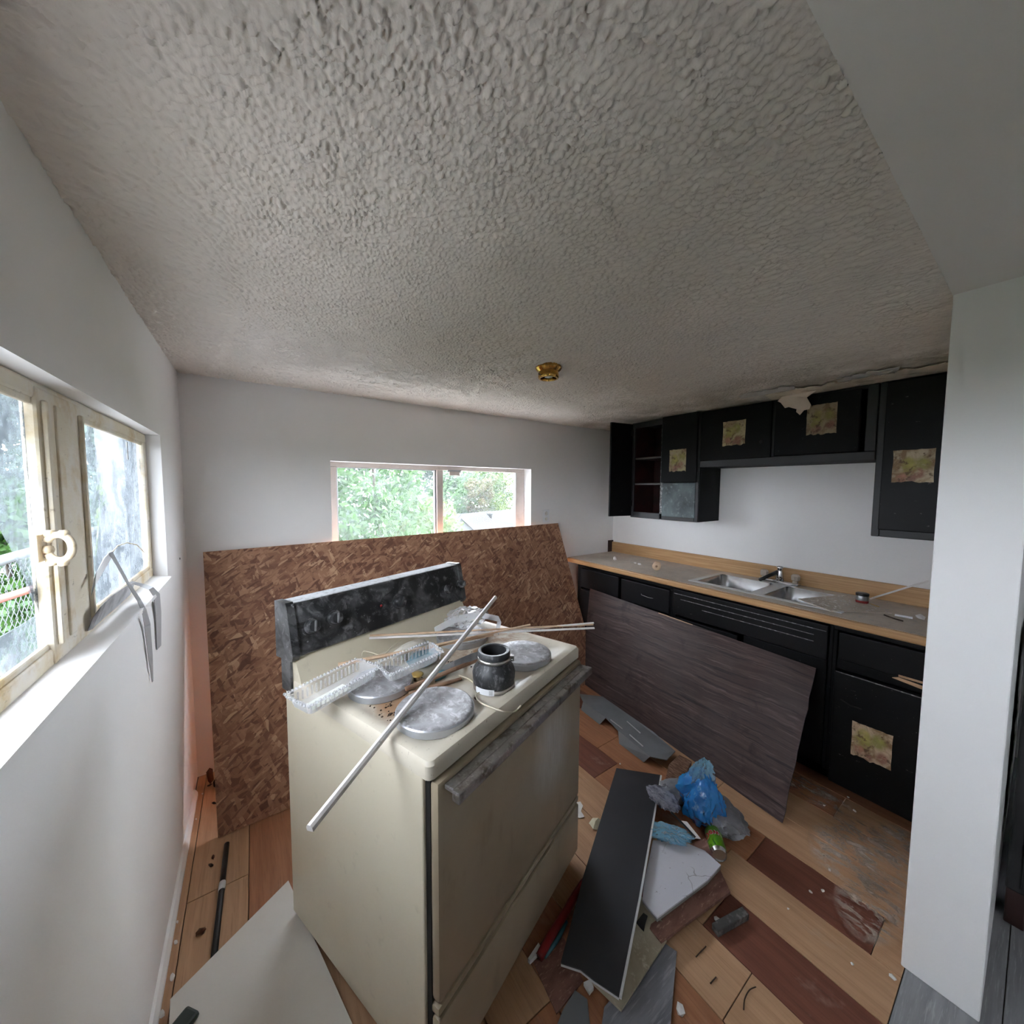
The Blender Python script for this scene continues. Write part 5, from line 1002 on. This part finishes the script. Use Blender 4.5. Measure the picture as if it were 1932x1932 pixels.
# grey moulded sheet behind the pile
gp = [(1095, 1308, .06), (1135, 1313, .06), (1180, 1345, .06), (1230, 1378, .06), (1275, 1418, .05), (1262, 1432, .045), (1228, 1432, .05), (1224, 1424, .05), (1214, 1437, .008), (1168, 1402, .008), (1166, 1378, .055), (1140, 1356, .055), (1131, 1366, .008), (1096, 1338, .008)]
gm = thing('grey_plastic_moulding', 'bent grey plastic moulding with a notch on the floor by the brown panel', 'moulding', atz(1185, 1380, 0))
top = [V(atz(*p)) for p in ((1093, 1309, .055), (1137, 1314, .055), (1180, 1344, .055), (1232, 1380, .055), (1274, 1417, .045), (1258, 1434, .040), (1226, 1427, .050), (1166, 1378, .050), (1143, 1354, .050), (1100, 1323, .050))]
MB().prism(top, (0, 0, -.004)).build('ledge', M['greyplastic'], gm, True)
for quad in (((1100, 1323, .050), (1143, 1354, .050), (1131, 1367, .003), (1096, 1339, .003)), ((1166, 1378, .050), (1226, 1427, .050), (1214, 1438, .003), (1168, 1403, .003))):
    P_ = [V(atz(*p)) for p in quad]; nn = (P_[1]-P_[0]).cross(P_[3]-P_[0]).normalized()*.004; MB().prism(P_, nn).build('flange', M['greyplastic'], gm, True)
for a, b in (((1152, 1358, .056), (1174, 1375, .056)), ((1183, 1361, .056), (1208, 1383, .056)), ((1188, 1386, .056), (1213, 1408, .056))): MB().tube([atz(*a), atz(*b)], .0035, 6).build('raised_rib', M['whiteedge'], gm, True)
tag(MB().prism([V(atz(*p)) for p in ((1262, 1442, .030), (1282, 1424, .030), (1305, 1436, .030), (1290, 1470, .030), (1254, 1476, .030))], (0, 0, -.022)).build('bristle_mat', M['brush']), 'brown coarse bristle mat scrap behind the blue bag', 'mat')
# bags: thin film crumpled into sharp folds
def bagmesh(name, label, c, r, mat, seed, sub, amp, freq, rz=0, tilt=(0, 0), st=(1, 1, 1), top=0.):
    bm = bmesh.new(); bmesh.ops.create_icosphere(bm, subdivisions=sub, radius=1)
    for v in bm.verts:
        p = v.co.copy(); q = V((p.x*st[0], p.y*st[1], p.z*st[2]))*freq+V((seed*3.1, seed*1.7, seed)); q = q+V((mnoise.noise(q*1.7), mnoise.noise(q*1.7+V((9, 0, 0))), mnoise.noise(q*1.7+V((0, 9, 0)))))*.35
        d = 1-3.0*abs(mnoise.noise(q)); d2 = 1-2.6*abs(mnoise.noise(q*2.1+V((4, 4, 4)))); d3 = 1-2.4*abs(mnoise.noise(q*4.6))
        k = 1+amp*(.55*d+.32*d2+.15*d3)
        pinch = 1-top*max(0, p.z)
        v.co = V((p.x*k*pinch, p.y*k*pinch, p.z*(1+.5*(k-1))))
    mb = MB(); Mx = Matrix.Translation(c)@Euler((tilt[0], tilt[1], rz)).to_matrix().to_4x4()@Matrix.Diagonal((*r, 1)); mb.bm(bm, Mx, True)
    mb.v = [(x, y, max(z, .004)) for x, y, z in mb.v]
    ob = tag(mb.build(name, M[mat]), label, 'bag'); ob.data.set_sharp_from_angle(angle=math.radians(38)); return ob
RZ = -.608
bagmesh('blue_plastic_bag', 'crumpled bright blue plastic bag on the rubble pile', V(atz(1322, 1500, .130)), (.080, .080, .120), 'bluebag', 4, 5, .46, .95, RZ, (.25, .0), (1.2, 1.2, .6), .35)
bagmesh('blue_bag_handle', 'thin see through upper end of a blue bag standing above the blue bag', V(atz(1325, 1462, .235)), (.045, .030, .075), 'palebag', 6, 5, .50, 1.3, RZ, (.1, .15), (1.3, 1.3, .5), .4)
bagmesh('grey_plastic_bag', 'grey plastic bag slumped behind the blue bag', V(atz(1352, 1532, .05)), (.085, .115, .045), 'greybag', 7, 5, .30, 1.2, RZ+.4)
bagmesh('grey_plastic_bag', 'dark grey folded bag end under the silver wrapper', V(atz(1278, 1492, .075)), (.085, .045, .045), 'greybag', 12, 4, .3, 1.2, RZ)
bagmesh('silver_wrapper', 'crinkled silver wrapper on the end of the charcoal plank', V(atz(1252, 1506, .120)), (.060, .045, .022), 'silverbag', 9, 5, .45, 1.6, RZ-.3, (0, .3))
bagmesh('pale_blue_film', 'pale blue plastic film between the charcoal plank and the white tile', V(atz(1262, 1572, .092)), (.060, .030, .012), 'palebag', 10, 5, .85, 1.9, RZ-.25)
cable('black_strip', 'thin black strip sticking out between the bag and the tile', [atz(1266, 1532, .13), atz(1290, 1556, .115), atz(1312, 1580, .10)], .004, 'black_item', 'strip')
tag(MB().prism([V(atz(*p)) for p in ((1284, 1548, .112), (1296, 1550, .112), (1322, 1582, .095), (1310, 1580, .095))], (0, 0, -.003)).build('cream_strip', M['paperw']), 'cream card strip next to the thin black strip', 'strip')
chip('rubber_lump', 'dark rubber lump under the silver wrapper beside the plank', 'lump', atz(1225, 1528, .06), (.035, .02, .02), 'black_item', 44)
# soda can lying on its side
ca, cb_ = V(atz(1344, 1567, .036)), V(atz(1357, 1612, .036)); ax = (cb_-ca); ax.z = 0; ax.normalize(); Lc = .122
mid = ca.lerp(cb_, .5); cn_ = thing('soda_can', 'lime green soda can with red lettering lying on the floor by the blue bag', 'can', (mid.x, mid.y, .0), math.atan2(ax.y, ax.x))
rC = .033; prof = [(.024, -Lc/2), (.027, -Lc/2+.002), (rC, -Lc/2+.012), (rC, Lc/2-.014)]
MB().lathe(prof, (0, 0, rC+.001), 32, 'x').build('body', M['can'], cn_, sharp=60)
MB().lathe([(rC, Lc/2-.014), (.029, Lc/2-.004), (.0275, Lc/2), (.026, Lc/2), (.025, Lc/2-.004), (0, Lc/2-.004)], (0, 0, rC+.001), 32, 'x').build('top_end', M['cansilver'], cn_, sharp=60)
MB().lathe([(0, -Lc/2+.006), (.018, -Lc/2+.005), (.0235, -Lc/2), (.0245, -Lc/2)], (0, 0, rC+.001), 32, 'x').build('base_end', M['cansilver'], cn_, sharp=60)
def textmesh(s, size, shear=.25):
    cu = bpy.data.curves.new('lettering', 'FONT'); cu.body = s; cu.size = size; cu.align_x = 'CENTER'; cu.align_y = 'CENTER'; cu.shear = shear; cu.offset = size*.02; cu.resolution_u = 3
    ob = bpy.data.objects.new('lettering', cu); C.objects.link(ob); dg = bpy.context.evaluated_depsgraph_get(); me = bpy.data.meshes.new_from_object(ob.evaluated_get(dg)); bm = bmesh.new(); bm.from_mesh(me)
    bmesh.ops.triangulate(bm, faces=bm.faces); bmesh.ops.subdivide_edges(bm, edges=bm.edges, cuts=1)
    vs = [v.co.copy() for v in bm.verts]; bm.verts.index_update(); fs = [[v.index for v in f.verts] for f in bm.faces]; bm.free(); bpy.data.objects.remove(ob); bpy.data.curves.remove(cu); return vs, fs
tocam = (V(CAM)-V((mid.x, mid.y, rC))); tl_ = Matrix.Rotation(-math.atan2(ax.y, ax.x), 3, 'Z')@tocam; phi0 = math.atan2(tl_.z, tl_.y)
for (off, rr_, mt, nm, dsz) in ((0, rC+.0006, 'canwhite', 'lettering_outline', .044), (0, rC+.0010, 'canred', 'lettering', .038)):
    vs, fs = textmesh('Dew', dsz); out = []
    for v in vs:
        th = phi0+.35-v.x/rC*1.0; out.append((v.y-.012, rr_*math.cos(th), rC+.001+rr_*math.sin(th)))
    MB().add(out, fs).build(nm, M[mt], cn_)
tag(MB().bbox(-.012, .012, -.018, .018, 0, .002, .001, Matrix.Translation(atz(1365, 1575, .002))@Matrix.Rotation(.4, 4, 'Z')).build('paper_tab', M['sticker']), 'small white paper tab on the floor beside the soda can', 'tab')
# floor scraps between stove and pile
tag(MB().prism([V(atz(*p)) for p in ((1086, 1514, .004), (1095, 1512, .004), (1100, 1520, .006), (1096, 1530, .004), (1103, 1541, .006), (1094, 1543, .004), (1085, 1541, .004))], (0, 0, -.0012)).build('torn_paper', M['paperw']), 'torn white paper scrap on the floor touching the stove corner', 'paper')
mb = MB(); pc = [V(atz(*p)) for p in ((1111, 1553, .002), (1118, 1543, .010), (1129, 1543, .012), (1136, 1550, .003), (1127, 1566, .003), (1119, 1564, .008))]; cen = sum(pc, V())/6+V((0, 0, .012))
mb.add(pc+[cen], [(k, (k+1) % 6, 6) for k in range(6)]); tag(mb.build('crumpled_paper', M['papery']), 'crumpled cream paper scrap on the floor near the charcoal plank', 'paper')
cable('red_cable', 'red plastic hose on the floor under the front of the stove', [atz(1018, 1805, .02), atz(1040, 1765, .02), atz(1062, 1730, .02), atz(1085, 1690, .02), atz(1102, 1664, .02)], .014, 'redcable', 'hose'); cable('teal_strap', 'teal strap lying beside the red hose', [atz(1027, 1806, .008), atz(1052, 1772, .008), atz(1068, 1738, .008)], .007, 'bluecloth', 'strap')
tag(MB().prism([V(atz(*p)) for p in ((996, 1808, .02), (1016, 1778, .022), (1021, 1786, .022), (1018, 1796, .02), (1000, 1812, .02))], (0, 0, -.015)).build('white_foam_scrap', M['plaster']), 'white foam scrap on the floor under the stove front', 'foam')
tag(MB().prism([V(atz(*p)) for p in ((1101, 1853, .03), (1114, 1847, .032), (1120, 1862, .03), (1112, 1872, .03))], (0, 0, -.012)).build('white_chip', M['plaster']), 'square white chip under the broken end of the charcoal plank', 'chip')
for k, (x, y, s_) in enumerate([(1530, 1684, .008), (1552, 1681, .008), (1565, 1642, .007), (1170, 1442, .009), (1487, 1716, .005), (1608, 1820, .007), (1685, 1845, .012), (1555, 1520, .006), (1612, 1530, .010), (1600, 1505, .008)]):
    chip('floor_chip', ['left white plaster chip on the red plank before the column', 'right white plaster chip on the red plank before the column', 'white plaster chip on the oak plank above the red plank', 'white plaster chip by the far end of the charcoal plank', 'tiny plaster chip on the oak plank below the red one', 'white chip on the lower red plank near the bottom edge', 'large white chip at the foot of the white column', 'tiny chip on the floor beside the brown panel corner', 'white chip in front of the fruit print cabinet door', 'second chip close to the toe of the fruit print cabinet'][k], 'plaster', atz(x, y, .0005), (s_, s_*.7, .003), 'plaster', 90+k, 'plaster chips on the floor')
for k, (x, y) in enumerate([(1318, 1800), (1326, 1792), (1345, 1850)]): lath('loose_nail', ['rusty nail lying left of its twin below the dark offcut', 'rusty nail lying right of its twin below the dark offcut', 'lone rusty nail nearest the bottom on the oak plank'][k], atz(x-5, y+6, .002), atz(x+6, y-6, .002), .003, .003, 'crumb', 'nails on the floor')
cable('bent_twig', 'thin curved twig on the floor near the bottom edge', [atz(1403, 1905, .003), atz(1405, 1885, .003), atz(1414, 1868, .003), atz(1426, 1862, .003)], .0016, 'crumb', 'twig')
chip('white_wad', 'crumpled white wad on the floor at the bottom edge beside the grey plank', 'wad', atz(1283, 1912, .001), (.018, .014, .012), 'plaster', 99)
# ------------------------------------------------------------------ beyond the column
fg = thing('dark_cupboard', 'dark wooden cupboard in the next room right of the white column', 'cupboard', (2.5, -.26, 0))
MB().bbox(2.16, 2.80, -.52, .012, .14, 1.05, .006).build('body', M['fridge'], fg, True)
for (x, y) in ((2.18, -.50), (2.74, -.50), (2.18, -.035), (2.74, -.035)): MB().bbox(x, x+.045, y, y+.045, 0, .142, .004).build('leg', M['darkwood'], fg, True)
MB().bbox(2.148, 2.162, -.50, -.02, .60, 1.03, .003).build('door', M['fridge'], fg, True); MB().bbox(2.148, 2.162, -.50, -.02, .17, .58, .003).build('door', M['fridge'], fg, True)
MB().tube([(2.146, -.06, .66), (2.132, -.06, .67), (2.132, -.06, .75), (2.146, -.06, .76)], .005, 8).build('pull', M['chrome'], fg, True)
